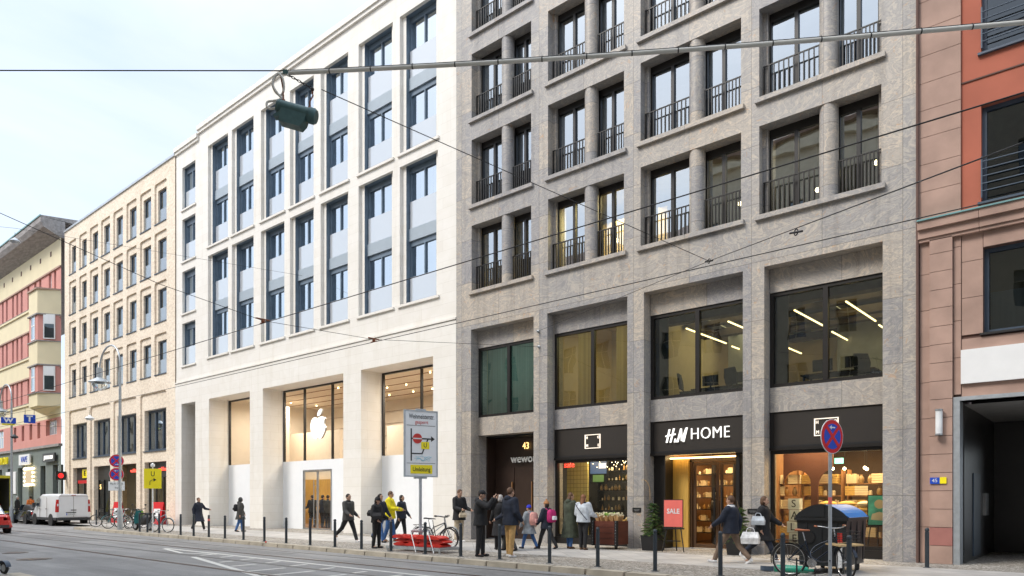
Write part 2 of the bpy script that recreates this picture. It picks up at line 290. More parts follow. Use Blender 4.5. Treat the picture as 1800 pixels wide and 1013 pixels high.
def copy_thing(o,loc,rz=None,label=None,group=None):
    r=o.copy(); COL.objects.link(r); r.location=loc
    if rz is not None: r.rotation_euler=(0,0,rz)
    if label: r['label']=label
    if group: r['group']=group
    def rec(src,dst):
        for ch in list(src.children):
            c=ch.copy(); COL.objects.link(c); c.parent=dst; rec(ch,c)
    rec(o,r); return r
def text(s,size,mn,ext=.01,M=None,name='lettering',parent=None,sx=1,shear=0,align='CENTER',off=0,space=1):
    cu=bpy.data.curves.new('t','FONT'); cu.body=s; cu.size=size; cu.extrude=ext; cu.align_x=align; cu.align_y='CENTER'; cu.shear=shear; cu.offset=off; cu.space_character=space; cu.resolution_u=3
    ob=bpy.data.objects.new('t',cu); COL.objects.link(ob); dg=bpy.context.evaluated_depsgraph_get(); dg.update()
    me=bpy.data.meshes.new_from_object(ob.evaluated_get(dg)); bpy.data.objects.remove(ob)
    # text lies in XY; stand it up in XZ facing -Y
    T=Matrix(((sx,0,0,0),(0,0,-1,0),(0,1,0,0),(0,0,0,1)))
    me.transform((M or Matrix())@T); me.materials.clear(); me.materials.append(MT[mn])
    o=bpy.data.objects.new(name,me); COL.objects.link(o)
    if parent:
        o.parent=parent; og=Vector(parent['_o']) if '_o' in parent else Vector((0,0,0))
        me.transform(Matrix.Translation(-og)); o['_o']=tuple(og)
    return o
def TR(x,y,z): return Matrix.Translation((x,y,z))
def RZ(a): return Matrix.Rotation(a,4,'Z')
def lamp(name,loc,size,energy,col=(1,.8,.5),rot=(0,0,0),sy=None,parent=None):
    l=bpy.data.lights.new(name,'AREA'); l.shape='RECTANGLE'; l.size=size; l.size_y=sy or size; l.energy=energy; l.color=col
    o=bpy.data.objects.new(name,l); COL.objects.link(o); o.location=loc; o.rotation_euler=rot; return o
def window(par,x0,x1,z0,z1,y,fm,gm,n=2,fw=.07,head=0,dep=.08,mw=None,name='window',transom=None,pane=True):
    mb=MB(); mw=mw or fw
    zt=z1-head
    mb.box(x0,x0+fw,y,y+dep,z0,z1,fm); mb.box(x1-fw,x1,y,y+dep,z0,z1,fm)
    mb.box(x0+fw,x1-fw,y,y+dep,z0,z0+fw,fm); mb.box(x0+fw,x1-fw,y,y+dep,zt-fw,z1,fm)
    for i in range(1,n):
        c=x0+(x1-x0)*i/n; mb.box(c-mw/2,c+mw/2,y-.012,y+dep-.012,z0+fw,zt-fw,fm)
    if transom:
        for tz in transom: mb.box(x0+fw,x1-fw,y+.004,y+dep-.004,tz-fw/2,tz+fw/2,fm)
    w_=mb.build(name,par)
    if pane:
        g=MB()
        for i in range(n):
            a=x0+(x1-x0)*i/n+(fw if i==0 else mw/2); b=x0+(x1-x0)*(i+1)/n-(fw if i==n-1 else mw/2)
            k=random.uniform(-.004,.004)
            g.quad((a,y+dep*.6,z0+fw),(b,y+dep*.6+k,z0+fw),(b,y+dep*.6+k,zt-fw),(a,y+dep*.6,zt-fw),gm)
        g.build('pane',w_)
    return w_
D=19.5
# ================= ground =================
def struct(name,mb,kind='structure'): return tag(mb.build(name),kind=kind)
mb=MB(); mb.quad((-600,-300,-.125),(300,-300,-.125),(300,400,-.125),(-600,400,-.125),'asphalt'); struct('ground',mb)
mb=MB()
# road surface between the kerbs
mb.quad((-140,3.2,-.12),(40,3.2,-.12),(40,13.3,-.12),(-140,17.2,-.12),'asphalt'); struct('road',mb)
KB=[(40,12.8),(-3,12.8),(-14,12.97),(-24,13.3),(-34,13.55),(-43.6,13.9),(-46.2,16.9),(-140,17.1)]
mb=MB()
for (xa,ya),(xb,yb) in zip(KB,KB[1:]):
    L_=math.hypot(xb-xa,yb-ya); n=max(1,min(40,int(L_/1.0))) if xa>-60 else 12
    for i in range(n):
        t0,t1=i/n,(i+1)/n-.006/ (L_/n) if L_<80 else (i+1)/n
        a=(xa+(xb-xa)*t0,ya+(yb-ya)*t0); b=(xa+(xb-xa)*t1,ya+(yb-ya)*t1); j=random.uniform(-.006,.006)
        nx,ny=(ya-yb)/L_*-1,(xb-xa)/L_*-1   # towards the buildings
        nx,ny=-(yb-ya)/L_,(xb-xa)/L_
        if ny<0 : nx,ny=-nx,-ny
        if abs(xb-xa)<3: nx,ny=abs(nx),abs(ny)
        wd=.28
        c=(b[0]+nx*wd,b[1]+ny*wd); dd=(a[0]+nx*wd,a[1]+ny*wd)
        mb.add([(a[0],a[1],-.13),(b[0],b[1],-.13),(c[0],c[1],-.13),(dd[0],dd[1],-.13),(a[0]+nx*.02,a[1]+ny*.02,.004+j),(b[0]+nx*.02,b[1]+ny*.02,.004+j),(c[0],c[1],.004),(dd[0],dd[1],.004)],[(0,1,5,4),(4,5,6,7),(1,2,6,5),(3,0,4,7)],'kerb')
struct('kerb',mb)
mb=MB()
for (xa,ya),(xb,yb) in zip(KB,KB[1:]):
    if abs(xb-xa)<3:
        mb.quad((xb,yb+.1,0),(xa,ya+.1,0),(xa,16.9,0),(xb,16.91,0),'setts'); continue
    mb.quad((xb,yb+.25,0),(xa,ya+.25,0),(xa,34,0),(xb,34,0),'setts')
struct('pavement',mb)
mb=MB(); mb.quad((-140,15.6,.003),(4,15.3,.003),(4,18.2,.003),(-140,18.2,.003),'slabs'); struct('footpath',mb)
mb=MB(); mb.box(-140,40,2.9,3.2,-.13,0.,'kerb'); mb.box(-17.6,40,4.35,4.6,-.13,0,'kerb')
struct('near_kerb',mb)
mb=MB(); mb.quad((-140,-4,-.002),(40,-4,-.002),(40,2.95,-.002),(-140,2.95,-.002),'setts'); mb.quad((-17.4,2.95,-.002),(40,2.95,-.002),(40,4.4,-.002),(-17.4,4.4,-.002),'setts'); struct('near_pavement',mb)
mb=MB()
for y,mn,wd in ((8.3,'rail',.06),(9.74,'rail_faint',.04),(11.18,'rail',.055),(12.42,'rail_faint',.04)):
    mb.box(-140,40,y-wd,y+wd,-.2,-.113,mn)
    if mn=='rail': mb.box(-140,40,y+wd+.02,y+wd+.05,-.2,-.1125,'steel')
struct('tram_rails',mb)
mb=MB(); z=-.1155
def strip(a,b,wd,mn='road_paint'):
    a=Vector((*a,z)); b=Vector((*b,z)); d_=(b-a).normalized(); n_=Vector((-d_.y,d_.x,0))*wd/2
    mb.add([a-n_,b-n_,b+n_,a+n_],[(0,1,2,3)],mn)
strip((-24.4,10.55),(-3,10.4),.14); strip((-24.3,10.45),(-21.9,9.95),.13); strip((-21.9,9.97),(-20.6,10.40),.12); strip((-20.2,9.5),(-13.2,7.85),.16)
for x,ya,yb in ((-20.6,9.9,10.3),(-19.5,9.93,10.38),(-18.25,9.9,10.33),(-18.0,9.15,9.58),(-16.9,9.87,10.3),(-16.7,8.8,9.5),(-15.65,9.76,10.3),(-15.25,8.4,9.45),(-14.4,9.72,10.26),(-14.1,8.1,9.49),(-13.1,9.74,10.2),(-12.9,7.9,9.5),(-11.9,9.74,10.25),(-10.7,9.7,10.25)):
    strip((x,ya),(x-.08,yb),.14)
struct('road_markings',mb)
mb=MB(); mb.quad((-30,6.0,-.1185),(-26.5,6.1,-.1185),(-26.4,7.4,-.1185),(-30,7.3,-.1185),'patch'); mb.quad((-12,11.6,-.1185),(-9.2,11.6,-.1185),(-9.2,12.3,-.1185),(-12,12.3,-.1185),'patch'); mb.quad((-27,11.7,-.1185),(-19,11.6,-.1185),(-19,12.2,-.1185),(-27,12.2,-.1185),'patch'); mb.quad((-38,9.9,-.1185),(-31,9.9,-.1185),(-31,10.8,-.1185),(-38,10.9,-.1185),'patch'); struct('road_patches',mb)
for (x,y,r) in ((-25.9,6.65,.34),(-22.8,6.3,.42)):
    mb=MB(); mb.lathe([(0,.012),(r*.8,.012),(r*.8,.006),(r,.006),(r,-.004)],(x,y,-.12),'granite_dark',28)
    tag(mb.build('manhole_cover',origin=(x,y,-.12)),'iron manhole cover in the road, '+('the smaller, farther one' if r<.4 else 'the larger one nearer the kerb on the near side'),'manhole cover')
# ================= grey stone building =================
SX0,SX1,STOP=-19.6,-3.78,24.2
ST=thing('stone_building','grey brown veined stone office building with columned windows over dark shopfronts','building',(-11.7,D,0),world=True)
bays=[(-18.81,-15.75),(-15.14,-11.93),(-11.33,-8.15),(-7.54,-4.55)]
ub=[(-18.78,-15.86,-17.15),(-15.11,-12.05,-13.45),(-11.45,-8.2,-9.65),(-7.68,-4.58,-5.90)]
rows=[9.42+3.26*k for k in range(5)]
mb=MB(); holes=[(a,b,0,7.98) for a,b in bays]+[(a,b,z,z+2.5) for a,b,_ in ub for z in rows]
mb.wall(D,SX0,SX1,0,STOP,holes,.42,'stone')
for a,b,_ in ub:
    for z in rows: mb.box(a+.001,a+.13,D+.30,D+.41,z,z+2.5,'stone'); mb.box(b-.13,b-.001,D+.30,D+.41,z,z+2.5,'stone')
# recessed bands of the base
for (a,b) in bays:
    mb.box(a,b,D+.38,D+.8,7.32,7.975,'stone'); mb.box(a,b,D+.38,D+.85,3.97,4.66,'stone')
# return sides and back
mb.box(SX0,SX0+.3,D+.43,34,0,STOP,'stone'); mb.box(SX1-.3,SX1,D+.43,34,0,STOP,'stone'); mb.box(SX0+.3,SX1-.3,33.7,34,0,STOP,'stone')
# deeper pier backs so that windows sit in a thick wall
for (a,b,_),(a2,b2,_) in zip(ub,ub[1:]): mb.box(b-.12,a2+.12,D+.42,D+.9,8,STOP-.05,'stone')
mb.box(SX0+.3,ub[0][0],D+.42,D+.9,8,STOP-.05,'stone'); mb.box(ub[-1][1],SX1-.3,D+.42,D+.9,8,STOP-.05,'stone')
for (a,b) in zip([SX0+.3]+[q[1] for q in bays],[q[0] for q in bays]+[SX1-.3]): mb.box(a,b,D+.42,D+.9,0,8,'stone')
for k,z in enumerate(rows):
    for a,b,_ in ub: mb.box(a+.13,b-.13,D+.425,D+.89,z+2.5,min(z+3.26,STOP-.05),'stone')
for a,b,_ in ub: mb.box(a+.13,b-.13,D+.425,D+.89,7.99,rows[0],'stone')
mb.build('wall',ST)
mb=MB(); mb.box(SX0,SX1,D+.1,34,STOP,STOP+.3,'roof_dark'); mb.build('roof',ST)
for a,b,c in ub:
    for z in rows:
        mb=MB(); mb.box(a-.10,b+.10,D-.10,D+.55,z-.13,z,'stone'); mb.build('sill',ST)
        mb=MB(); mb.lathe([(.235,0),(.235,2.5)],(c,D+.245,z),'stone',22); mb.build('column',ST)
        for (p,q) in ((a+.12,c-.16),(c+.16,b-.12)):
            wn_=window(ST,p,q,z,z+2.5,D+.43,'dark_frame','glass_up',2,.06,.17,.10,.10)
            mb=MB(); y=D+.25; pa,qb=(p-.1,q-.03) if q<c else (p+.03,q+.1)
            if q<c: qb=c-.22
            else: pa=c+.22
            mb.box(pa,qb,y-.02,y+.02,z+.97,z+1.0,'dark_frame'); mb.box(pa,qb,y-.015,y+.015,z+.08,z+.10,'dark_frame')
            nn=11
            for i in range(nn+1):
                x=pa+.03+(qb-pa-.06)*i/nn; mb.box(x-.013,x+.013,y-.02,y+.02,z+.02 if i in(0,nn) else z+.1,z+.97,'dark_frame')
            mb.build('railing',ST)
# mezzanine windows
for i,(a,b) in enumerate(bays): window(ST,a,b,4.66,7.32,D+.42,'dark_frame','glass_office',2,.10,0,.12,.13,'office_window')
# shopfront fascias
for i,(a,b) in enumerate(bays[1:]):
    mb=MB(); mb.box(a,b,D+.42,D+.60,3.03,3.97,'fascia'); mb.box(a,b,D+.38,D+.62,2.90,2.98,'dark_frame'); mb.box(a,b,D+.40,D+.6,2.98,3.03,'black'); mb.box(a,a+.1,D+.40,D+.62,3.03,3.97,'dark_frame'); mb.build('fascia',ST)
window(ST,bays[1][0],bays[1][1],0.22,2.90,D+.46,'dark_frame','glass_shop',1,.10,0,.12,name='shop_window')
window(ST,bays[3][0],bays[3][1],0.22,2.90,D+.46,'dark_frame','glass_shop',1,.10,0,.12,name='shop_window')
for a,b in (bays[1],bays[3]): mb=MB(); mb.box(a,b,D+.40,D+.7,0,.22,'dark_frame'); mb.build('plinth',ST)
# logo frames on the fascias: small outline squares with four letters
def frame_logo(cx,cz,y):
    M=TR(cx,y,cz); mb=MB(); mb.M=M; w_,h=.31,.235
    mb.box(-w_,w_,-.03,0,h-.022,h,'sign_cream'); mb.box(-w_,w_,-.03,0,-h,-h+.022,'sign_cream'); mb.box(-w_,-w_+.022,-.03,0,-h+.022,h-.022,'sign_cream'); mb.box(w_-.022,w_,-.03,0,-h+.022,h-.022,'sign_cream')
    o=mb.build('emblem',ST)
    for s_,x,z_ in (('H',-.235,.13),('O',.235,.13),('M',-.22,-.14),('E',.235,-.14)): text(s_,.13,'sign_cream',.012,M@TR(x,-.015,z_),'letter',o,.8)
frame_logo(-13.53,3.48,D+.42); frame_logo(-6.02,3.48,D+.42)
text('HOME',.50,'sign_white',.02,TR(-9.33,D+.39,3.50),'sign_letters',ST,.86,space=1.08,off=-.008)
mb=MB(); y0,y1=D+.36,D+.41
def bar(x0,z0,x1,z1,w_): mb.prism([(x0-w_/2,z0),(x0+w_/2,z0),(x1+w_/2,z1),(x1-w_/2,z1)],'y',y0,y1,'sign_white')
x=-10.75; bar(x,3.29,x+.10,3.70,.04); bar(x+.13,3.29,x+.25,3.72,.04); mb.prism([(x-.03,3.47),(x+.30,3.52),(x+.30,3.56),(x-.03,3.51)],'y',y0-.003,y1-.003,'sign_white')
bar(x+.27,3.29,x+.30,3.40,.03); bar(x+.33,3.29,x+.29,3.40,.03)
x=-10.38; bar(x,3.29,x+.12,3.70,.04); mb.prism([(x+.10,3.70),(x+.14,3.70),(x+.165,3.32),(x+.125,3.32)],'y',y0-.003,y1-.003,'sign_white'); bar(x+.145,3.32,x+.30,3.71,.045); bar(x+.20,3.29,x+.315,3.72,.04)
mb.build('brand_letters',ST)
# entrance recess of bay one
a,b=bays[0]
mb=MB(); mb.box(a,b,D+1.35,D+1.5,0,3.97,'door_brown'); mb.box(a-.0,a+.06,D+.86,D+1.35,0,3.97,'door_brown'); mb.box(b-.06,b,D+.9,D+1.35,0,3.97,'door_brown'); mb.box(a,b,D+.86,D+1.35,3.9,3.97,'black'); mb.build('entrance_recess',ST)
for q in range(3):
    mb=MB(); x=a+.1+q*.98; mb.box(x,x+.95,D+1.30,D+1.345,0.02,2.75,'door_brown'); mb.box(x+.88,x+.91,D+1.22,D+1.28,.5,2.2,'wood'); mb.build('door_leaf',ST)
text('43',.36,'sign_gold',.01,TR(-17.15,D+1.27,3.55),'house_number',ST,.85,off=.0,space=1.1)
text('wework',.44,'white_frame',.03,TR(-17.13,D+1.24,3.07),'sign_letters',ST,1.0,off=.002)
# entrance of bay three
a,b=bays[2]; Y0=D+.9
mb=MB(); mb.box(a,a+.42,D+.62,D+.70,0,2.9,'dark_frame'); mb.box(a+.45,a+1.0,D+1.0,D+1.1,0.02,2.86,'wood_gold'); mb.box(a+.42,a+.47,D+.5,D+1.1,0,2.9,'dark_frame'); mb.box(b-.42,b-.36,D+.5,D+1.1,0,2.9,'dark_frame'); mb.box(a+.47,b-.42,D+.8,D+.9,2.80,2.84,'strip_light'); mb.build('entrance_frame',ST)
window(ST,b-.36,b,.2,2.9,D+.5,'dark_frame','glass_shop',1,.05,0,.06,name='side_light')
for q in range(2):
    x=a+1.1+q*.88; w_=window(ST,x,x+.84,.05,2.68,D+1.15,'wood_dark','glass_shop',1,.09,0,.06,name='door_leaf')
    mb=MB(); hx=x+.74 if q==0 else x+.1; mb.box(hx-.02,hx+.02,D+1.04,D+1.08,.7,1.9,'black'); mb.box(hx-.015,hx+.015,D+1.08,D+1.15,.8,.84,'black'); mb.box(hx-.015,hx+.015,D+1.08,D+1.15,1.76,1.8,'black'); mb.build('door_handle',w_)
mb=MB(); mb.box(a+1.0,a+1.08,D+1.1,D+1.25,0,2.76,'wood_dark'); mb.box(b-.5,b-.42,D+1.1,D+1.25,0,2.76,'wood_dark'); mb.box(a+1.0,b-.42,D+1.1,D+1.25,2.70,2.80,'wood_dark'); mb.build('door_frame',ST)
# interiors
mb=MB()
xi0,xi1=SX0+.4,SX1-.4
for z in [3.99+.2]+[r-.28 for r in rows]: mb.box(xi0,xi1,D+.92,28,z,z+.2,'int_grey')
mb.box(xi0,xi1,28,28.1,0,STOP-.1,'int_grey')
mb.box(xi0,xi1,D+.9,28,0.005,.02,'int_grey')
mb.build('storey_floors',ST)
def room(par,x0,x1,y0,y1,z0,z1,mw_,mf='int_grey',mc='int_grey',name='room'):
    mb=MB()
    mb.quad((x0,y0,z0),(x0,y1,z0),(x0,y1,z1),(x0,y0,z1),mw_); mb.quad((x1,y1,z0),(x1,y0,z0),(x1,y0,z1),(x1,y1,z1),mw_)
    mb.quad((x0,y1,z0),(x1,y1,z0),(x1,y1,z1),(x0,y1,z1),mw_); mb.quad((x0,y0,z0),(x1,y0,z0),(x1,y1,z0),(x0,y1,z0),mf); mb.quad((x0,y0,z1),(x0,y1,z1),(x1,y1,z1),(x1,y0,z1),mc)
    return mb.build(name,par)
room(ST,-18.9,-15.45,D+.92,23,4.45,8.2,'int_warm'); room(ST,-15.4,-11.65,D+.92,24,4.45,8.2,'int_warm','int_warm','int_warm')
room(ST,-11.6,-4.2,D+.92,27.5,4.45,8.2,'int_warm','int_dark','int_dark')
mb=MB(); mb.box(-11.5,-10.9,D+.75,D+.80,4.7,7.3,'int_dark'); mb.box(-7.6,-7.15,D+.75,D+.80,4.7,7.3,'int_dark'); mb.box(-11.0,-8.9,25.0,25.1,4.5,8.1,'int_grey'); mb.box(-7.5,-5.6,26.0,26.1,4.5,8.1,'int_grey'); mb.build('partition',ST)
mb=MB()
for i in range(5): mb.box(-11.5,-4.3,21.2+i*1.3,21.5+i*1.3,7.3+.1*(i%2),7.55,'int_brown')
for i in range(4): mb.box(-11+i*1.9,-10.6+i*1.9,20.6,27,7.56,7.8,'int_grey')
mb.build('ceiling_duct',ST)
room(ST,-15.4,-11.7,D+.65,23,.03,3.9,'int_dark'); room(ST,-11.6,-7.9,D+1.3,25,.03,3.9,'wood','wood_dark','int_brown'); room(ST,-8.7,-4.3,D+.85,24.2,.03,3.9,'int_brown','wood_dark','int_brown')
mb=MB(); mb.quad((-18.55,D+.66,4.7),(-15.8,D+.66,4.7),(-15.8,D+.66,7.3),(-18.55,D+.66,7.3),'teal_blind'); mb.build('blind',ST)
mb=MB(); mb.quad((-14.3,D+.66,4.7),(-13.75,D+.66,4.7),(-13.75,D+.66,7.3),(-14.3,D+.66,7.3),'yellow_blind'); mb.quad((-12.75,D+.66,4.7),(-11.95,D+.66,4.7),(-11.95,D+.66,7.25),(-12.75,D+.66,7.25),'yellow_blind'); mb.build('blind',ST)
# linear ceiling lamps of the first floor office
ORD=['first','second','third','fourth','fifth','sixth','seventh','eighth','ninth','tenth','eleventh','twelfth','thirteenth','fourteenth','fifteenth','sixteenth','seventeenth','eighteenth']
def strip_lamp(p,q,l):
    mb=MB(); p=Vector(p);q=Vector(q); mb.tube([p,q],.024,'strip_light',6); mb.tube([p+Vector((0,0,.035)),q+Vector((0,0,.035))],.022,'black',4)
    return tag(mb.build('ceiling_lamp',origin=p),'warm linear ceiling lamp in the first floor office, '+l,'ceiling lamp','linear lamps in the first floor office')
for i,x in enumerate((-12.6,-10.6,-9.2,-7.2,-5.8,-4.6)):
    for j,y in enumerate((20.9,24.4)): strip_lamp((x,y,7.0),(x+.05,y+2.9,7.0),['front','rear'][j]+' row, '+ORD[i]+' from left')
for x in (-9.8,-6.0): lamp('office_light',(x,23.5,7.6),3,75,(1,.78,.40))
lamp('office_light',(-13.3,22,7.6),2,30,(1,.80,.40)); lamp('office_light',(-17,21.8,6.4),1.5,14,(.8,1,.9),(R(-90),0,0))  # second light is unseen, added behind the teal blind to brighten it
# pendants behind the second floor windows
for i,(x,z,y) in enumerate(((-16.4,10.9,21.6),(-9.2,10.9,21.8),(-6.9,10.75,22),(-5.2,10.9,21.6),(-13.9,10.9,22),(-12.7,10.8,23))):
    mb=MB(); mb.ball((x,y,z),.07,'bulb'); mb.tube([(x,y,z+.06),(x,y,12.3)],.008,'black',4)
    tag(mb.build('pendant_lamp',origin=(x,y,z)),'round glowing pendant lamp behind the lowest columned windows, '+['leftmost','fourth from left','second from right','rightmost','second from left','third from left'][i],'pendant lamp','pendant lamps behind the columned windows')
mb=MB(); mb.box(-14.9,-12.2,22.6,22.7,9.4,11.9,'int_warm'); mb.build('partition',ST)
lamp('room_light',(-13.5,21.6,11.9),2,170,(1,.75,.30)); lamp('room_light',(-7,22.6,12),3,60,(1,.8,.5))
lamp('shop_light',(-13.4,21.0,3.2),1.6,60,(1,.78,.48)); lamp('shop_light',(-9.9,22.0,3.4),2.2,150,(1,.70,.36)); lamp('shop_light',(-6.2,21.9,3.25),2.6,190,(1,.72,.38))
# ================= white limestone building =================
WX0,WX1,WT=-43.8,-19.61,23.2
WB=thing('limestone_building','white limestone building with tall paired windows and four deep shop portals','building',(-31.7,D,0),world=True)
ports=[(-42.98,-41.2),(-39.54,-35.04),(-33.75,-26.85),(-25.56,-20.91)]
cols=[(-39.76,-37.45),(-37.04,-34.75),(-34.02,-31.8),(-31.3,-29.25),(-28.69,-26.55),(-25.8,-23.45),(-23.0,-20.69)]
c0rows=[9.53,12.65,15.78,18.9]
mb=MB(); holes=[(a,b,0,7.25) for a,b in ports]
mb.wall(D,WX0,WX1,0,8.5,holes,1.2,'limestone')
mb.wall(D+.05,WX0,WX1,8.5,WT-.25,[(a,b,z0,z1) for a,b in cols for z0,z1 in ((9.65,15.45),(15.97,21.75))]+[(-42.98,-41.3,z,z+2.55) for z in c0rows],.15,'limestone')
mb.quad((WX0,D,8.5),(WX1,D,8.5),(WX1,D+.06,8.5),(WX0,D+.06,8.5),'limestone')
mb.box(WX0,WX0+.3,D+.3,34,0,WT-.3,'limestone'); mb.box(WX1-.28,WX1-.01,D+1.3,34,0,WT-.3,'limestone'); mb.box(WX0+.3,WX1-.3,33.7,34,0,WT-.3,'limestone')
mb.wall(D+.2,WX0+.3,WX1-.28,8.4,WT-.3,[(a+.24,b-.24,z0,z1) for a,b in cols for z0,z1 in ((9.65,15.45),(15.97,21.75))]+[(-42.98,-41.3,z,z+2.55) for z in c0rows],.35,'limestone','slate')
mb.build('wall',WB)
mb=MB(); mb.box(-40.85,WX1,D-.12,34,WT-.25,WT,'limestone'); mb.box(-40.85,WX1,D-.05,D+.3,WT-.42,WT-.25,'limestone'); mb.box(WX0,-40.85,D-.12,34,WT-.62,WT-.38,'limestone'); mb.box(WX0,-40.85,D-.05,D+.3,WT-.78,WT-.62,'limestone'); mb.build('coping',WB)
mb=MB(); mb.box(WX0,WX1,D-.04,D+.04,8.52,8.60,'limestone'); mb.build('string_course',WB)
def stacked(par,a,b,z0):
    a+=.24;b-=.24; y=D+.42
    w1=window(par,a,b,z0+.02,z0+2.70,y,'slate','glass_white',2,.075,.14,.10,.06)
    mb=MB(); mb.box(a,b,y-.08,y+.10,z0+2.70,z0+3.22,'grey_blue'); mb.build('spandrel_panel',par)
    w2=window(par,a,b,z0+3.22,z0+5.80,y,'slate','glass_white',2,.075,.16,.10,.06)
    for zz in (z0+.03,z0+3.2):
        mb=MB(); mb.box(a+.04,b-.02,y-.05,y-.03,zz,zz+1.15,'frosted'); mb.build('glass_balustrade',par)
        mb=MB(); n=14; X0,X1=(a+.12,b-.12)
        pts=[(X0+(X1-X0)*i/n,y+.32+.035*math.sin(i*1.9)) for i in range(n+1)]
        k0=random.choice((0,0,1,2))
        for i in range(k0,n):
            if (a>-24 and zz<12): break
            if 5<=i<=8 and random.random()<.55: continue
            mb.quad((pts[i][0],pts[i][1],zz),(pts[i+1][0],pts[i+1][1],zz),(pts[i+1][0],pts[i+1][1],zz+2.4),(pts[i][0],pts[i][1],zz+2.4),'curtain')
        if mb.v: mb.build('curtain',par)
    mb=MB(); mb.box(a-.34,b+.34,D-.03,D+.2,z0-.10,z0,'limestone'); mb.build('sill',par)
for a,b in cols: stacked(WB,a,b,9.65); stacked(WB,a,b,15.97)
for z in c0rows:
    a,b=-42.98,-41.3; window(WB,a,b,z+.02,z+2.55,D+.30,'slate','glass_white',2,.10,.22,.10,.07)
    mb=MB(); mb.box(a+.04,b-.02,D+.25,D+.27,z+.03,z+1.15,'frosted'); mb.build('glass_balustrade',WB)
    mb=MB(); mb.box(a+.7,b-.1,D+.6,D+.62,z,z+2.4,'curtain'); mb.build('curtain',WB)
    mb=MB(); mb.box(a-.1,b+.1,D-.03,D+.2,z-.09,z,'limestone'); mb.build('sill',WB)
mb=MB()
for z in (8.45,12.2,15.5,18.5,21.9): mb.box(WX0+.35,WX1-.35,D+.56,27,z,z+.15,'int_grey')
mb.box(WX0+.35,WX1-.35,27,27.1,8.4,WT-.4,'int_grey'); mb.build('storey_floors',WB)
# portals: white hoarding below, tall glass above
YB=D+1.18
def portal(a,b,mull,door=None):
    mb=MB()
    if door:
        mb.box(a,door[0],YB,YB+.06,0,3.5,'hoard'); mb.box(door[1],b,YB,YB+.06,0,3.5,'hoard'); mb.box(door[0],door[1],YB,YB+.06,2.97,3.5,'hoard')
    else: 
        n=max(1,round((b-a)/2.2))
        for i in range(n): mb.box(a+(b-a)*i/n+(.006 if i else 0),a+(b-a)*(i+1)/n,YB,YB+.06,0,3.5,'hoard')
    mb.build('hoarding',WB)
    xs=[a]+mull+[b]; fr=MB(); g=MB()
    for x in xs: 
        xa,xb=(x,x+.07) if x==a else ((x-.07,x) if x==b else (x-.035,x+.035)); fr.box(xa,xb,YB,YB+.12,3.5,7.25,'dark_frame')
    fr.box(a+.07,b-.07,YB+.002,YB+.12,7.17,7.25,'dark_frame')
    for p,q in zip(xs,xs[1:]): g.quad((p+.03,YB+.05,3.5),(q-.03,YB+.05,3.5),(q-.03,YB+.05,7.2),(p+.03,YB+.05,7.2),'glass_apple')
    f_=fr.build('shop_window',WB); g.build('pane',f_)
portal(*ports[1],[]); portal(*ports[2],[-31.82,-29.42],(-31.82,-29.45)); portal(*ports[3],[-22.95])
mb=MB(); mb.box(-42.98,-41.2,YB-.3,YB-.2,0,7.25,'door_brown'); mb.build('side_door',WB)
room(WB,-40.5,-20.2,YB+.13,27.5,.02,7.4,'int_beige','wood','int_beige','shop_interior')
mb=MB()
for i in range(8): mb.box(-40.4,-20.4,27.44,27.49,4.6+i*.72,4.615+i*.72,'wood')
for i in range(4): mb.box(-40.4,-20.4,22.4+i*1.3,22.43+i*1.3,7.37,7.40,'wood')
mb.build('ceiling_joints',WB)
mb=MB(); mb.box(-40.4,-34.5,24.8,25.0,0,5.6,'int_beige'); mb.box(-40.4,-30,24.6,24.79,0,2.7,'wood_gold'); mb.box(-29.5,-24.0,24.2,24.4,0,5.4,'int_beige'); mb.box(-39.5,-37.5,23.0,23.4,0,7.1,'int_beige'); mb.build('partition',WB)
for i,(x,y) in enumerate([(x,y) for x in (-38,-31,-29,-27.5,-24,-22.5,-21.3) for y in (22.2,23.8,25.6)]):
    mb=MB(); mb.lathe([(.035,0),(.035,.05)],(x,y,7.3),'bulb',10); tag(mb.build('downlight',origin=(x,y,7.1)),'round downlight in the limestone building shop ceiling, '+['front','middle','rear'][i%3]+' row, '+['first','second','third','fourth','fifth','sixth','last'][i//3]+' from left','downlight','ceiling downlights of the white building shop')
for x in (-37.5,-30.3,-23.2): lamp('shop_light',(x,23.4,7.0),3.2,260,(1,.92,.80))
# entrance door of the middle portal
dr=MB(); a,b=-31.82,-29.45
dr.box(a-.05,a,YB-.03,YB+.08,0,3.02,'steel'); dr.box(b,b+.05,YB-.03,YB+.08,0,3.02,'steel'); dr.box(a,b,YB-.03,YB+.08,2.97,3.02,'steel')
DO=dr.build('door_frame',WB)
for p,q,h in ((a,-30.64,-30.8),(-30.62,b,-30.46)):
    w_=window(WB,p+.01,q-.01,.02,2.96,YB+.0,'steel','glass_shop',1,.05,0,.05,name='door_leaf'); mb=MB(); mb.tube([(h,YB-.09,.25),(h,YB-.09,2.5)],.022,'steel',8); mb.box(h-.01,h+.01,YB-.09,YB+.01,.5,.53,'steel'); mb.box(h-.01,h+.01,YB-.09,YB+.01,2.2,2.23,'steel'); mb.build('door_handle',w_)
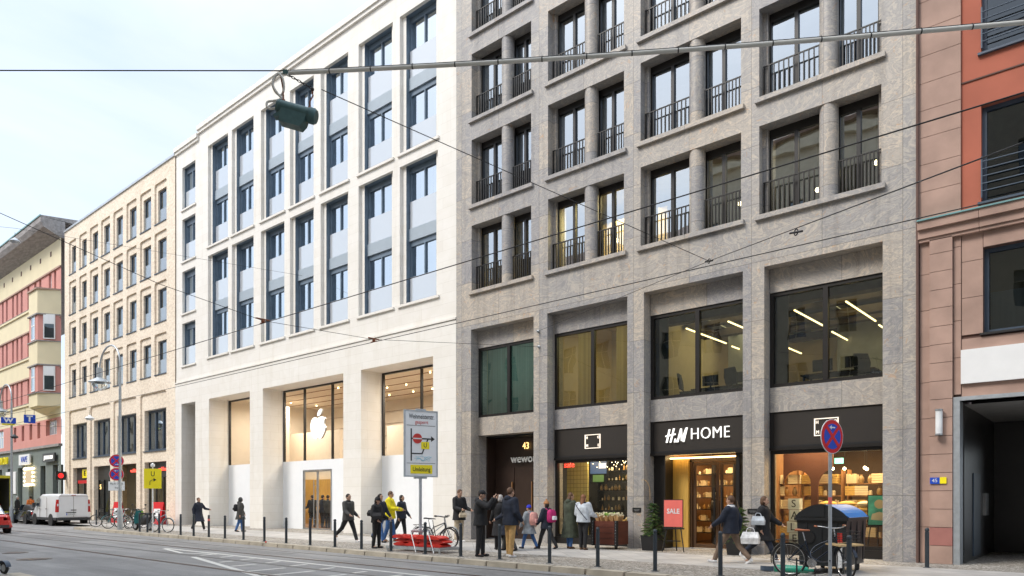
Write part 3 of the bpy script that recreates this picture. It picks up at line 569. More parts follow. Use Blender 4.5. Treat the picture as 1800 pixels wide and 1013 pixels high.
# fruit emblem: rounded bitten body and leaf, standing off the glass
def fruit(cx,cz,y,h):
    k=1.16
    half=[(0,.86),(.10,.90),(.22,.925),(.34,.88),(.42,.80)]
    R_=[(0,.80),(.07,.835),(.16,.865),(.25,.865),(.33,.84),(.385,.80),(.40,.78)]
    bite=[(.37,.735),(.345,.68),(.335,.61),(.345,.54),(.375,.48),(.415,.44)]
    low=[(.40,.36),(.36,.26),(.30,.16),(.23,.07),(.17,.02),(.11,.012),(.05,.035),(0,.045)]
    left=[(-.05,.035),(-.11,.012),(-.17,.02),(-.24,.08),(-.32,.19),(-.38,.33),(-.41,.48),(-.405,.62),(-.36,.74),(-.28,.83),(-.19,.868),(-.10,.855),(-.04,.82)]
    pts=[(cx+x*h*k,cz+z_*h) for x,z_ in R_+bite+low+left]
    mb=MB(); mb.prism([p for p in pts],'y',y-.16,y-.12,'sign_white'); mb.prism([(cx+(p[0]-cx)*.985,cz+.4*h+(p[1]-cz-.4*h)*.985) for p in pts],'y',y-.118,y-.02,'steel')
    leaf=[(0,.90),(.0,.99),(.05,1.08),(.13,1.145),(.23,1.17),(.245,1.09),(.215,1.0),(.14,.93),(.06,.90)]
    lp=[(cx-.01*h+x*h,cz+z_*h) for x,z_ in leaf]; mb.prism(lp,'y',y-.16,y-.12,'sign_white'); mb.prism(lp,'y',y-.118,y-.02,'steel')
    mb.box(cx-.03,cx+.03,y-.03,y+.05,cz+.3,cz+.34,'steel')
    return mb.build('emblem',WB)
fruit(-30.42,4.52,YB+.02,1.28)
# ================= cream brick building =================
BX0,BX1,BT=-63.15,-43.81,22.45
BB=thing('brick_building','cream brick building with eight columns of round cornered window niches','building',(-53.5,D,0),world=True)
bc=[(-46.75,-45.0),(-48.95,-47.25),(-51.15,-49.5),(-53.42,-51.75),(-55.65,-54.0),(-57.82,-56.2),(-59.98,-58.45),(-62.18,-60.65)]
bz=[18.93,15.81,12.68,9.40]
gb=[(-48.92,-45.05),(-53.4,-49.55),(-57.75,-53.98),(-62.15,-58.42)]
H1=[(a,b,z,z+2.56) for a,b in bc for z in bz]+[(a,b,0,8.33) for a,b in gb]
mb=MB(); mb.wall(D,BX0,BX1,0,BT,H1,.1,'cream_brick')
H2=[(a+.3,b-.12,z,z+2.12) for a,b in bc for z in bz]
gw=[(-48.5,-45.25),(-52.95,-49.75),(-57.3,-54.2),(-61.6,-58.6)]
H2+= [(a,b,4.63,7.28) for a,b in gw]+[(a,b,0,3.92) for a,b in gw]
mb.wall(D+.1,BX0+.02,BX1-.02,0,BT-.05,H2,.34,'cream_brick')
def fil(x,z,r,sx):      # quarter fillet of a niche corner
    pts=[(x,z)]+[(x+sx*(r-r*math.sin(t)),z-(r-r*math.cos(t))) for t in [PI/2*i/4 for i in range(5)]]
    mb.prism(pts if sx>0 else pts[::-1],'y',D,D+.1,'cream_brick')
for a,b,z0,z1 in H1: fil(a,z1,.22 if z1<9 else .16,1); fil(b,z1,.22 if z1<9 else .16,-1)
mb.box(BX0,BX0+.3,D+.45,34,0,BT-.1,'cream_brick'); mb.box(BX1-.3,BX1,D+.45,34,0,BT-.1,'cream_brick'); mb.build('wall',BB)
mb=MB(); mb.box(BX0,BX1,D-.08,34,BT,BT+.14,'zinc'); mb.build('coping',BB)
for a,b in bc:
    for z in bz:
        window(BB,a+.3,b-.12,z+.03,z+2.12,D+.22,'anthracite','glass_brick',1,.06,.05,.06)
        mb=MB(); mb.box(a+.32,b-.14,D+.19,D+.205,z+.04,z+.95,'frosted_grey'); mb.build('glass_balustrade',BB)
        mb=MB(); mb.box(a+.02,b-.02,D-.05,D+.2,z-.05,z,'anthracite'); mb.build('sill',BB)
for i,(a,b) in enumerate(gw):
    window(BB,a,b,4.66,7.28,D+.36,'anthracite','glass_old',3,.10,.05,.10,.12); mb=MB(); mb.box(a-.1,b+.1,D+.02,D+.4,4.58,4.64,'anthracite'); mb.build('sill',BB)
    if i!=1:
        mb=MB(); mb.box(a,b,D+.38,D+.5,3.0,3.9,'granite_dark'); mb.build('shop_fascia',BB); window(BB,a,b,.15,3.0,D+.38,'granite_dark','glass_shop',3 if i<3 else 2,.08,0,.1,name='shop_window')
mb=MB(); a,b=gw[2]; 
mb=MB()
for z in (4.3,8.6,12.2,15.4,18.5): mb.box(BX0+.35,BX1-.35,D+.48,26,z,z+.15,'int_grey')
mb.box(BX0+.35,BX1-.35,26,26.1,0,BT-.2,'int_dark'); mb.box(BX0+.3,BX1-.3,D+.6,26,.01,.03,'int_grey'); mb.build('storey_floors',BB)
lamp('shop_light',(-47,22,4.1),2,60,(1,.85,.6)); lamp('shop_light',(-55.7,22,4.1),2,60,(1,.8,.5))
mb=MB(); a,b=gw[2]; mb.box(a+.0,b,D+.5,D+.6,0,4.0,'granite_dark'); mb.build('door_panel',BB)
a,b=gw[0]; text('vodafone',.34,'neon_red',.02,TR(-46.35,D+.34,3.45),'sign_letters',BB,.95)
text('vodafone',.34,'neon_red',.02,TR(-50.75,D+.34,3.45),'sign_letters',BB,.95); mb=MB()
text('5',.5,'sign_gold',.02,TR(-56.6,D+.30,2.4),'house_number',BB)
mb=MB(); a,b=gw[3]; mb.box(a+1.3,a+2.5,D+.32,D+.38,3.08,3.84,'black'); o=mb.build('sign_board',BB); mb=MB(); mb.box(a+1.37,a+2.43,D+.29,D+.32,3.13,3.79,'yellow_sign') if 'yellow_sign' in MT else None
mb.build('logo_panel',o)
text('E',.5,'black',.01,TR(a+1.9,D+.27,3.46),'letter',o,1.2,off=.01)
mb=MB(); mb.box(a+.35,b,D+.33,D+.38,2.72,2.96,'red_sign'); mb.build('sign_board',BB)
mb=MB(); mb.box(a+1.9,b-.1,D+.5,D+.55,.15,2.7,'yellow_sign'); mb.build('poster',BB)
# ================= pink and cream building =================
PX0,PX1=-110,-63.95; PY=D
PB=thing('pink_building','pink and cream rendered building with banded storeys, oriel and wide dark eaves','building',(-75,D,0),world=True)
mb=MB()
mb.wall(PY,PX0,PX1,20.0,22.6,[],.3,'cream_plaster'); mb.wall(PY,PX0,PX1,15.95,17.85,[],.3,'cream_plaster'); mb.wall(PY,PX0,PX1,11.95,13.75,[],.3,'cream_plaster'); mb.wall(PY,PX0,PX1,8.1,9.75,[],.3,'cream_plaster')
mb.wall(PY,PX0,PX1,0,5.75,[(PX1-1.95-i*3.1,PX1-.65-i*3.1,.1,4.3) for i in range(10)],.35,'shop_green')
PW=[]
for zb,zt in ((17.85,20.0),(13.75,15.95),(9.75,11.95)):
    hs=[]; x=-71.9
    i=0
    while x>-108: hs.append((x-.55,x,zb+.12,zt-.02)); x-=1.28 if i%3 else 1.9; i+=1
    hs+=[(-69.3,-68.75,zb+.12,zt-.02),(-70.6,-70.05,zb+.12,zt-.02)]
    if zb>17: hs+= [(-66.9,-66.2,zb+.42,zt-.02),(-65.6,-65.1,zb+.42,zt-.02)]
    PW+=hs; mb.wall(PY,PX0,PX1,zb,zt,hs,.35,'pink_plaster')
hs=[(-65.6-.0,-64.6,6.75,8.0)]; hs=[(-67.6,-65.0,6.75,8.0)]+[(x,x+.75,6.65,7.98) for x in (-69.8,-71.9,-74.1,-76.4)]+[(-83.2,-79.6,6.3,8.0)]
hs=[(a,b,z0-.0,z1) for a,b,z0,z1 in hs]; PW2=hs; mb.wall(PY,PX0,PX1,5.95,8.1,hs,.35,'pink_plaster')
mb.build('wall',PB)
mb=MB()
for z,m_ in ((5.75,'cornice'),): mb.box(PX0,PX1,PY-.18,PY+.1,5.75,5.95,'cornice')
for z in (17.85,13.75,9.75): mb.box(PX0,-67.9,PY-.12,PY+.05,z-.16,z+.02,'cream_plaster'); mb.box(PX0,-67.9,PY-.14,PY,z+.02,z+.06,'cornice')
for z in (20.0,15.95,11.95): mb.box(PX0,-63.96,PY-.10,PY+.02,z-.02,z+.10,'sandstone')
mb.build('ledge',PB)
for a,b,z0,z1 in PW: window(PB,a,b,z0,z1,PY+.16,'white_frame','glass_old',1,.09,0,.05,transom=[z0+(z1-z0)*.62])
for a,b,z0,z1 in PW2: window(PB,a,b,z0,z1,PY+.28,'white_frame' if b-a>1 else 'sandstone','glass_old',2 if b-a>1 else 1,.09,0,.05,.12,transom=[z0+(z1-z0)*.65] if b-a>1 else None)
for i in range(10): window(PB,PX1-1.95-i*3.1,PX1-.65-i*3.1,.1,4.3,PY+.3,'granite_dark','glass_shop',2,.08,0,.05,transom=[3.0],name='shop_window')
mb=MB()
prof=[(PY+.3,22.3),(PY-.02,22.3),(PY-1.2,22.85),(PY-1.4,23.2),(PY-1.4,23.6),(PY+.3,23.6)]
mb.prism(prof,'x',PX0,PX1-.05,'cornice'); mb.build('eaves',PB)
mb=MB(); mb.prism([(PY-1.45,23.61),(PY-1.4,23.70),(PY+6,24.6),(PY+14,23.8)],'x',PX0,PX1-.05,'cornice'); mb.box(PX0,PX1-.04,PY-1.46,PY-1.38,23.62,23.72,'copper'); mb.build('roof',PB)
for i in range(12):
    mb=MB(); x=-66.5-i*2.6; mb.box(x,x+.3,PY-.02,PY+.02,21.3,21.7,'joint'); mb.build('vent',PB)
# oriel
def oriel_ring(z,g=0): return [(-67.9-g,PY-.001,z),(-67.1-g*.6,PY-1.35-g,z),(-64.95+g,PY-1.35-g,z),(-64.0+g*.2,PY-.001,z)]
def orl(z0,z1,mn,g=0,g0=None): mb.loft([oriel_ring(z0,g if g0 is None else g0),oriel_ring(z1,g)],mn,False)
mb=MB(); orl(8.35,8.9,'cream_plaster',0,-.9); orl(8.9,9.9,'cream_plaster'); orl(9.9,9.98,'cornice',.1); orl(12.1,12.2,'cornice',.1); orl(12.2,14.0,'cream_plaster'); orl(14.0,14.08,'cornice',.1); orl(16.1,16.2,'cornice',.1); orl(16.2,18.1,'cream_plaster'); orl(18.1,18.22,'sandstone',.12)
orl(9.98,12.1,'pink_plaster',-.03); orl(14.08,16.1,'pink_plaster',-.03)
OR=mb.build('oriel',PB)
for z0 in (10.1,14.2):
    window(OR,-66.5,-65.6,z0,z0+1.95,PY-1.36,'white_frame','glass_old',1,.09,0,.05,transom=[z0+1.15])
    mb=MB(); mb.M=TR(-64.45,PY-.66,0)@RZ(math.atan2(1.35,.95)); mb.box(-.42,.42,-.08,0,z0,z0+1.95,'white_frame'); mb.box(-.34,.34,-.085,-.079,z0+.08,z0+1.18,'glass_dark'); mb.box(-.34,.34,-.085,-.079,z0+1.26,z0+1.86,'curtain'); mb.build('window',OR)
def sign(nm,par,x0,x1,z0,z1,y,mb_,s_,ms,sz,sx=1,**k):
    mb=MB(); mb.box(x0,x1,y,y+.12,z0,z1,mb_); o=mb.build(nm,par); text(s_,sz,ms,.015,TR((x0+x1)/2,y-.012,(z0+z1)/2),'letter',o,sx,**k); return o
sign('shop_sign',PB,-67.6,-64.7,4.55,5.25,PY-.25,'granite_dark','JAPAN & TAN','sign_white',.42,.8,shear=.15)
sign('shop_sign',PB,-74.0,-71.0,4.5,5.4,PY-.25,'white_paint','VAPE','blue_sign',.7,1.1,shear=.2)
text('TOKOU',.95,'yellow_sign',.06,TR(-79.0,PY-.22,5.0),'shop_sign',PB,.95)
mb=MB(); 
for i in range(7):
    t_=i/6; mb.ball((-72.9+2.3*t_,PY-.1,4.15),.10,'bulb',6,4); mb.ball((-72.9+2.3*t_,PY-.1,2.75),.09,'bulb',6,4)
for i in range(1,4): mb.ball((-72.9,PY-.1,2.75+1.4*i/4),.09,'bulb',6,4); mb.ball((-70.6,PY-.1,2.75+1.4*i/4),.09,'bulb',6,4)
mb.box(-72.8,-70.7,PY-.1,PY-.05,2.8,4.1,'int_warm'); mb.build('lit_sign',PB)
mb=MB(); mb.box(-78.5,-75.5,PY-.1,PY-.02,2.0,4.0,'white_paint'); mb.build('notice_board',PB)
# distant white gable between pink and brick buildings
GB=thing('rear_building','pale plain gable rising behind the brick building roof','building',(-66,27,0),world=True); mb=MB(); mb.box(-72,-60,24,34,0,25.4,'white_frame'); mb.build('wall',GB); mb=MB(); mb.box(-72.3,-59.7,23.7,34.3,25.4,25.6,'zinc'); mb.build('roof',GB)
# ================= red sandstone and plaster building =================
RX0,RX1,RTp=-3.76,9,24
RB=thing('red_building','red plaster and pink sandstone building with dark vehicle passage','building',(2,D,0),world=True)
mb=MB(); WH=[(-2.49+i*4.2,-.1+i*4.2,z,z+2.25) for i in range(3) for z in (8.4,11.85,15.3,18.75)]
mb.wall(D+.06,-2.88,RX1,8.25,RTp,WH,.3,'plaster_red')
LH=[(-2.45+i*4.2,-.1+i*4.2,5.38,7.36) for i in range(3)]
mb.wall(D+.10,RX0,RX1,0,8.25,LH+[(-2.93,1.55,0,3.85)],.35,'joint')
mb.wall(D+.10,RX0,-2.88,8.25,RTp,[],.1,'joint')
mb.box(RX0,RX0+.12,D+.5,34,0,RTp-.1,'joint'); mb.build('wall',RB)
def slab(x0,x1,z0,z1,y,t_=.1,mn='sandstone'): mb.box(x0+.006,x1-.006,y,y+t_,z0+.006,z1-.006,mn)
mb=MB()
z=8.3
while z<RTp: slab(RX0,-2.88,z,z+.655,D+.0,.1,'sandstone'); z+=.655
mb.build('cladding',RB); mb=MB()
z=.0; i=0
while z<7.7:
    slab(-3.52,-3.04,z,min(z+.435,7.75),D-.06,.16,'sandstone_red' if i==1 else 'sandstone'); z+=.435; i+=1
for x0,x1,y,st,zf in ((RX0+.02,-3.52,D+.03,.87,0),(-3.04,-2.88,D+.03,.87,4.0)):
    z=zf
    while z<7.7: slab(x0,x1,z,min(z+st,7.75),y,.07); z+=st
for k in range(3):
    xa=-2.88+4.2*k; 
    for (p,q) in ((xa,-2.45+4.2*k),(-.1+4.2*k,xa+4.2)):
        for z0,z1 in ((5.38,6.25),(6.25,7.1),(7.1,7.75)): slab(p,q,z0,z1,D+.06,.05)
    for z0,z1,n in ((3.86,4.55,3),(4.55,5.30,2)):
        for i in range(n): slab(xa+4.2*i/n,xa+4.2*(i+1)/n,z0,z1,D+.06,.05)
    for i in range(2): slab(-2.45+4.2*k+i*1.17,-2.45+4.2*k+(i+1)*1.18,7.36,7.72,D+.05,.06)
mb.build('cladding',RB)
mb=MB()
for z0,z1,o in ((7.72,7.80,.06),(7.80,8.0,.10),(8.0,8.2,.18)):
    x=RX0
    while x<RX1: mb.box(x+.004,min(x+1.25,RX1)-.004,D-o,D+.12,z0+.003,z1,'sandstone'); x+=1.25
mb.build('cornice',RB); mb=MB(); mb.box(RX0,RX1,D-.22,D+.1,8.2,8.235,'copper'); mb.build('flashing',RB)
mb=MB(); mb.box(-2.88,RX1,D+.035,D+.07,11.28,11.31,'joint'); mb.build('joint_line',RB)
for a,b,z0,z1 in WH:
    w_=window(RB,a,b,z0,z1,D+.22,'anthracite','glass_dark',2,.09,0,.1,.10); mb=MB(); mb.box(a-.06,b+.06,D-.02,D+.3,z0-.05,z0,'anthracite'); mb.build('sill',RB)
    mb=MB()
    for q in range(5): mb.tube([(a,D+.02,z0+.25+q*.17),(b,D+.02,z0+.25+q*.17)],.014,'anthracite',6)
    mb.box(a,a+.03,D+.01,D+.04,z0+.1,z0+1.05,'anthracite'); mb.box(b-.03,b,D+.01,D+.04,z0+.1,z0+1.05,'anthracite'); mb.build('railing',RB)
for a,b,z0,z1 in LH:
    w_=window(RB,a,b,z0,z1,D+.25,'anthracite','glass_dark',2,.09,0,.1,.10); mb=MB(); mb.box(a-.06,b+.06,D+.0,D+.3,z0-.05,z0,'granite_dark'); mb.build('sill',RB)
    mb=MB(); mb.box(a+.1,b-.1,D+.45,D+.47,z0+.1,z0+1.0,'curtain'); mb.box(a+.1,b-.1,D+.45,D+.47,z0+1.0,z1,'int_warm'); mb.build('blind',w_)
mb=MB(); mb.box(-2.88,-.2,D-.02,D+.05,4.24,5.03,'white_paint'); mb.build('blank_sign_panel',RB)
mb=MB(); mb.box(-3.04,-2.90,D-.02,D+.45,0,3.85,'galv'); mb.box(-3.04,1.6,D-.02,D+.45,3.85,3.94,'galv'); mb.build('passage_frame',RB)
mb=MB(); mb.quad((-2.88,D+.45,0),(-2.88,31,0),(-2.88,31,3.85),(-2.88,D+.45,3.85),'granite_dark'); mb.quad((1.55,31,0),(1.55,D+.45,0),(1.55,D+.45,3.85),(1.55,31,3.85),'granite_dark')
mb.quad((-2.88,D+.45,3.8),(-2.88,31,3.8),(1.55,31,3.8),(1.55,D+.45,3.8),'int_grey'); mb.box(-2.87,-1.9,25,25.3,0,3.79,'granite_dark'); mb.box(-1.9,1.54,25,25.3,3.0,3.79,'granite_dark'); mb.box(-2.87,-1.0,30.8,31,0,3.8,'granite_dark'); mb.build('passage',RB)
mb=MB(); mb.box(-2.88,-2.85,21.2,22.3,.1,2.2,'anthracite'); mb.build('side_door',RB)
mb=MB(); mb.box(-2.88,-2.80,22.9,23.4,1.1,1.7,'steel'); mb.build('letter_boxes',RB)
mb=MB(); mb.box(-.6,.1,22.4,22.6,3.74,3.80,'white_plastic'); mb.build('ceiling_fitting',RB)
mb=MB(); mb.box(RX0,RX1,D+.2,34,RTp,RTp+.2,'roof_dark'); mb.box(RX0+.2,RX1,26,26.2,3.95,RTp-.1,'int_dark'); mb.box(-2.7,RX1,D+.5,26,7.85,8.0,'int_grey'); mb.build('roof',RB)
mb=MB(); mb.tube([(-3.77,D-.05,0),(-3.77,D-.05,RTp)],.035,'joint',8); mb.build('rainwater_pipe',RB)
# ================= buildings across the street (seen in the glass) =================
def opp(x0,x1,h,mn,label,win=1.6):
    B=thing('facing_building',label,'building',((x0+x1)/2,-4,0),world=True); mb=MB()
    n=int((x1-x0)/win/1.7); st=(x1-x0)/n; hs=[]
    z=4.6
    while z+2.6<h: hs+=[(x0+st*i+st*.28,x0+st*i+st*.72,z,z+1.9) for i in range(n)]; z+=3.3
    M=Matrix.Translation((x0+x1,-8,0))@RZ(PI) ; mb.M=M
    mb.wall(-4,x0,x1,0,h,hs,.3,mn); mb.box(x0,x1,-4.35,-4,h-.9,h-.5,mn); mb.box(x0,x1,-4.15,-4,3.9,4.1,mn); mb.box(x0,x1,-3.6,8,0,h-.2,'int_dark')
    mb.build('wall',B); mb=MB(); mb.M=M
    for a,b,z0,z1 in hs:
        mb.box(a,b,-3.75,-3.72,z0,z1,'car_glass'); mb.box((a+b)/2-.03,(a+b)/2+.03,-3.8,-3.75,z0,z1,'opp_cream'); mb.box(a,b,-3.8,-3.751,z0+1.2,z0+1.25,'opp_cream')
    mb.build('windows',B); mb=MB(); mb.M=M; mb.prism([(-4.5,h-.2),(-4.5,h),(1,h+3),(8,h+3),(8,h-.2)],'x',x0,x1,'opp_roof'); mb.build('roof',B)
opp(-150,-70,17,'opp_cream','cream building across the street, farthest along, seen only in reflections')
opp(-70,-45,17.5,'opp_grey','grey building across the street opposite the brick building, seen only in reflections')
opp(-45,-22,19,'opp_cream','plain cream building across the street, seen only in reflections')
opp(-22,-2,23.5,'opp_cream','tall cream building across the street beside the camera, seen only in reflections')
opp(-2,30,22.5,'opp_grey','grey building across the street right of the camera, seen only in reflections')
# ================= street furniture =================
mat('bollard',(.040,.050,.060),.45,.3,var=.12,scale=12); mat('rubber',(.018,.018,.018),.8); mat('bin_black',(.016,.018,.02),.38,var=.2); mat('bin_blue',(.012,.20,.58),.4,var=.1)
mat('tan_leather',(.42,.14,.06),.5); mat('chrome',(.6,.6,.6),.2,.9); mat('needles',(.035,.085,.018),.8,var=.4,scale=20); mat('needles_light',(.10,.17,.035),.8,var=.3,scale=20); mat('bark',(.12,.085,.055),.9)
mat('white_plastic',(.75,.76,.76),.4); mat('red_plastic',(.58,.03,.02),.45,var=.15,scale=6); mat('green_plastic',(.02,.30,.19),.35); mat('teal_plastic',(.02,.16,.17),.35); mat('verdigris',(.055,.115,.115),.5,.2,var=.15,scale=14); mat('cable_grey',(.66,.64,.58),.6,var=.08)
mat('rust',(.22,.07,.03),.8); mat('wire',(.03,.028,.028),.6,.3); mat('crate',(.115,.028,.014),.6,var=.2,stretch=(1,1,6)); mat('kraft',(.48,.29,.12),.8,var=.15,scale=20); mat('petal_cream',(.62,.56,.38),.7,var=.2,scale=40); mat('petal_green',(.20,.36,.05),.7,var=.2,scale=40); mat('coral',(.78,.16,.13),.5)
mat('cargo_wood',(.55,.38,.18),.6); mat('navy_paint',(.012,.02,.035),.3,.2); mat('pale_blue_paint',(.30,.42,.50),.35); mat('poster_teal',(.10,.50,.42),.4,var=.5,scale=4); mat('cushion',(.62,.42,.13),.85,var=.12); mat('vase',(.30,.20,.09),.35,var=.5,scale=3)
mat('bottle',(.05,.045,.03),.15,var=.4,scale=3); mat('lcd_white',(.7,.74,.72),.4); mat('scribble',(.25,.62,.75),.6)
# bollards
mb=MB(); mb.lathe([(.055,0),(.055,.012),(.044,.02),(.044,.80),(.036,.805),(.036,.825),(.045,.83),(.045,.86),(.038,.885),(.018,.9),(0,.902)],(0,0,0),'bollard',18)
BOL=mb.build('bollard'); mb=MB(); mb.lathe([(.085,0),(.085,.01),(.05,.014)],(0,0,0),'bollard',18); bf=mb.build('base_collar'); bf.parent=BOL
BX=[(-35.06,13.95,'behind the moped'),(-34.2,13.95,'second one, behind the moped seat'),(-32.95,13.95,'in front of the silver blue bicycle'),(-30.6,13.85,'first free one right of the bicycles'),(-29.3,13.8,'by the woman in the dark coat'),(-27.95,13.78,'with a small red sticker near its top'),(-26.6,13.76,'beside the narrow hoarding'),(-25.15,13.74,'in front of the person with the backpack'),(-23.6,13.7,'before the pier left of the shop entrance portal'),(-22.1,13.66,'before the hoarding left of the glass door'),(-20.6,13.63,'just left of the glass door'),(-19.2,13.62,'just right of the glass door'),(-17.8,13.6,'between the striding man and the woman in the bobble hat'),(-16.4,13.6,'at the left end of the red barrier stack'),(-14.85,13.55,'before the red barrier stack'),(-13.5,13.6,'left of the man in the black cap'),(-12.1,13.6,'beside the man in khaki trousers'),(-10.45,13.55,'before the child with the magenta backpack'),(-9.1,13.6,'before the flower cart'),(-7.6,13.55,'before the planter and sale easel'),(-6.15,13.6,'before the couple hurrying past the shop entrance'),(-4.9,13.6,'before the rear wheel of the bicycle with the basket'),(-3.72,13.6,'right of the bicycle with the basket'),(-3.34,18.2,'standing alone by the sandstone pier'),(-46.1,15.9,'behind the white van')]
for i,(x,y,s) in enumerate(BX):
    lab='dark grey steel bollard '+s
    if i==0: BOL.location=(x,y,0); tag(BOL,lab,'bollard','bollards along the kerb')
    else: o=copy_thing(BOL,(x,y,0),0,lab)
    if i==5: mb=MB(); mb.lathe([(.0455,.66),(.0455,.74)],(0,0,0),'coral',18); s_=mb.build('sticker'); s_.parent=o
# overhead wires
CPROF=lambda x0,y0,z0,x1,y1,z1,sag,n=14: [(x0+(x1-x0)*t,y0+(y1-y0)*t,z0+(z1-z0)*t-sag*4*t*(1-t)) for t in [i/n for i in range(n+1)]]
def wire(label,segs,r=.008,nm='overhead_wire',group='tram wires over the street'):
    mb=MB()
    for s in segs: mb.tube(s,r,'wire',6,False)
    return tag(mb.build(nm,origin=segs[0][0]),label,'wire',group)
wire('dark contact wire running along the street nearer the camera',[[(-140,8.7,5.6),(40,8.7,5.6)]],.0085)
wire('dark contact wire running along the street nearer the buildings',[[(-140,12.1,5.77),(40,12.1,5.77)]],.0085)
sw=wire('thin span wire crossing the street to the stone building below the first floor window',[[(-15.5,19.5,6.87),(-15.3,12.1,5.84),(-15.05,8.7,5.66),(-15,6.35,5.96),(-15,-3.9,8.3)]],.006)
for p,l in (((-15.3,12.1,5.78),'nearer the buildings'),((-15.05,8.7,5.61),'nearer the camera')):
    mb=MB(); mb.tube([(p[0],p[1]-.18,p[2]+.08),(p[0],p[1]+.18,p[2]+.08)],.018,'rust',6); mb.ball((p[0],p[1],p[2]+.03),.045,'rust',8,6); mb.tube([(p[0]-.12,p[1],p[2]),(p[0]+.12,p[1],p[2])],.014,'rust',6)
    tag(mb.build('wire_hanger',origin=p),'rusty contact wire hanger on the span wire, '+l,'wire hanger')
J=(-6.30,13.4,6.32)
wire('thin guy wire from the stone building slanting up towards the red building',[[(-15.52,19.45,7.41),J,(-.52,6,3.98+.02)]],.006)
wire('thin guy wire from the hanging lamp down to a joint before the stone building',[[(-8.05,5.5,6.97),J]],.006)
for (x,y,z) in ((-15.5,19.46,6.87),(-15.52,19.44,7.41)):
    mb=MB(); mb.lathe([(.05,0),(.05,-.03),(.02,-.05),(.02,-.12)],(x,y+.04,z),'galv',10,'y'); tag(mb.build('wall_anchor',origin=(x,y,z)),('lower' if z<7 else 'upper')+' round wall anchor for the wires on the second stone pier','anchor')
for p,l in ((J,'at the meeting of two guy wires'),((-3.73,10.9,5.56),'long one on the guy wire before the fourth bay')):
    mb=MB(); mb.M=TR(*p)@RZ(-.65)@Matrix.Rotation(.25,4,'Y'); mb.torus((0,0,0),.045,.010,'wire','y',12,5); mb.tube([(-.16,0,0),(.16,0,0)],.016,'wire',6); tag(mb.build('wire_coupling',origin=p),'small dark wire coupling '+l,'coupling')
wire('thin wire across the far part of the street by the pink building',[[(-63.9,19.4,9.0),(-50,12,6.4),(-44,4,7.2)]],.012); wire('second thin wire across the far street, below the street sign',[[(-63.0,19.4,7.2),(-52,12,6.1),(-44,4,6.4)]],.012)
wire('long thin wire from the far left sky down to the white building',[[(-21.6,8.7,5.75),(-24,6,6.3),(-30,-3.9,8.9)]],.007) if False else None
# conduit carrying cable + hanging lamp
P0=Vector((-8.42,5.25,7.22)); P1=Vector((-.87,10.16,7.20)); dP=(P1-P0)
CT=thing('cable_conduit','long pale grey cable conduit strapped to a span wire across the top of the view','conduit',P0,world=True)
mb=MB(); pts=[P0+dP*t-Vector((0,0,.12*4*max(0,t*(1.5-t))/2.25)) for t in [i/30*1.5 for i in range(31)]]; mb.tube(pts,.027,'cable_grey',10); mb.build('conduit',CT)
mb=MB(); mb.tube([p+Vector((0,0,.036)) for p in pts],.005,'wire',5); mb.tube([P0+Vector((0,0,.03)),P0+Vector((-2.9,-2.5,.03)),P0+Vector((-8.7,-7.5,.06))],.008,'wire',5); mb.build('span_wire',CT)
for i in range(1,24):
    mb=MB()
    p=P0+dP*(i/24*1.5); t=i/24*1.5; p=p-Vector((0,0,.12*4*max(0,t*(1.5-t))/2.25)); q=dP.normalized()*.012
    mb.tube([p-q*.6,p+q*.6],.0295,'wire',10); mb.box(p.x-.005,p.x+.005,p.y-.005,p.y+.005,p.z+.028,p.z+.045,'wire'); mb.build('strap',CT)
# lamp body: its own frame, x along the housing
L0=Vector((-8.34,5.30,6.70)); a_=math.atan2(.6516,.7585)
HL=thing('hanging_lamp','grey green cylindrical street lamp hanging by chains from the span wire','street lamp',L0,a_); HL.scale=(.84,.84,.84)
TI=Matrix.Rotation(R(16),4,'Y')
mb=MB(); mb.M=TI; mb.lathe([(0,-.30),(.10,-.30),(.115,-.27),(.115,-.262),(.108,-.255),(.108,.22),(.122,.225),(.122,.30),(.10,.335),(0,.34)],(0,0,0),'verdigris',24,'x'); mb.build('housing',HL)
mb=MB(); mb.M=TI; mb.prism([(-.21,.0),(-.19,-.25),(.155,-.25),(.20,-.16),(.21,.0)],'y',-.10,.10,'verdigris'); mb.box(-.20,.19,-.118,-.10,-.24,-.20,'verdigris') if False else None; mb.build('reflector_box',HL)
mb=MB(); mb.M=TI; mb.prism([(-.205,-.06),(-.30,-.17),(-.295,-.195),(-.20,-.16)],'y',-.07,.07,'verdigris'); mb.build('flap',HL)
mb=MB(); mb.tube([(-.20,0,.16),(-.205,0,.36),(-.235,0,.52),(-.25,.0,.60)],.011,'rust',6); mb.tube([(.22,0,.05),(.22,0,.16),(.27,0,.25),(.25,0,.34)],.012,'rust',6); mb.lathe([(.04,0),(.03,.03),(.015,.04)],(-.20,0,.155),'rust',10); mb.lathe([(.04,0),(.03,.03),(.015,.04)],(.22,0,.035),'rust',10); mb.build('hanger_rod',HL)
mb=MB(); a=Vector((-.16,0,.60)); b=Vector((.26,0,.36))
for i in range(9):
    t=(i+.5)/9; c=a.lerp(b,t); M0=TR(*c)@Matrix.Rotation(math.atan2(.24,.42),4,'Y')@Matrix.Rotation(PI/2*(i%2),4,'X'); mb.M=M0
    mb.tube([(.036*math.cos(k*PI/5),0,.016*math.sin(k*PI/5)) for k in range(10)],.006,'wire',5,closed=True)
mb.M=None; mb.ball((.26,0,.35),.03,'wire',8,6); mb.box(-.20,-.13,-.03,.03,.585,.65,'verdigris'); mb.build('chain',HL)
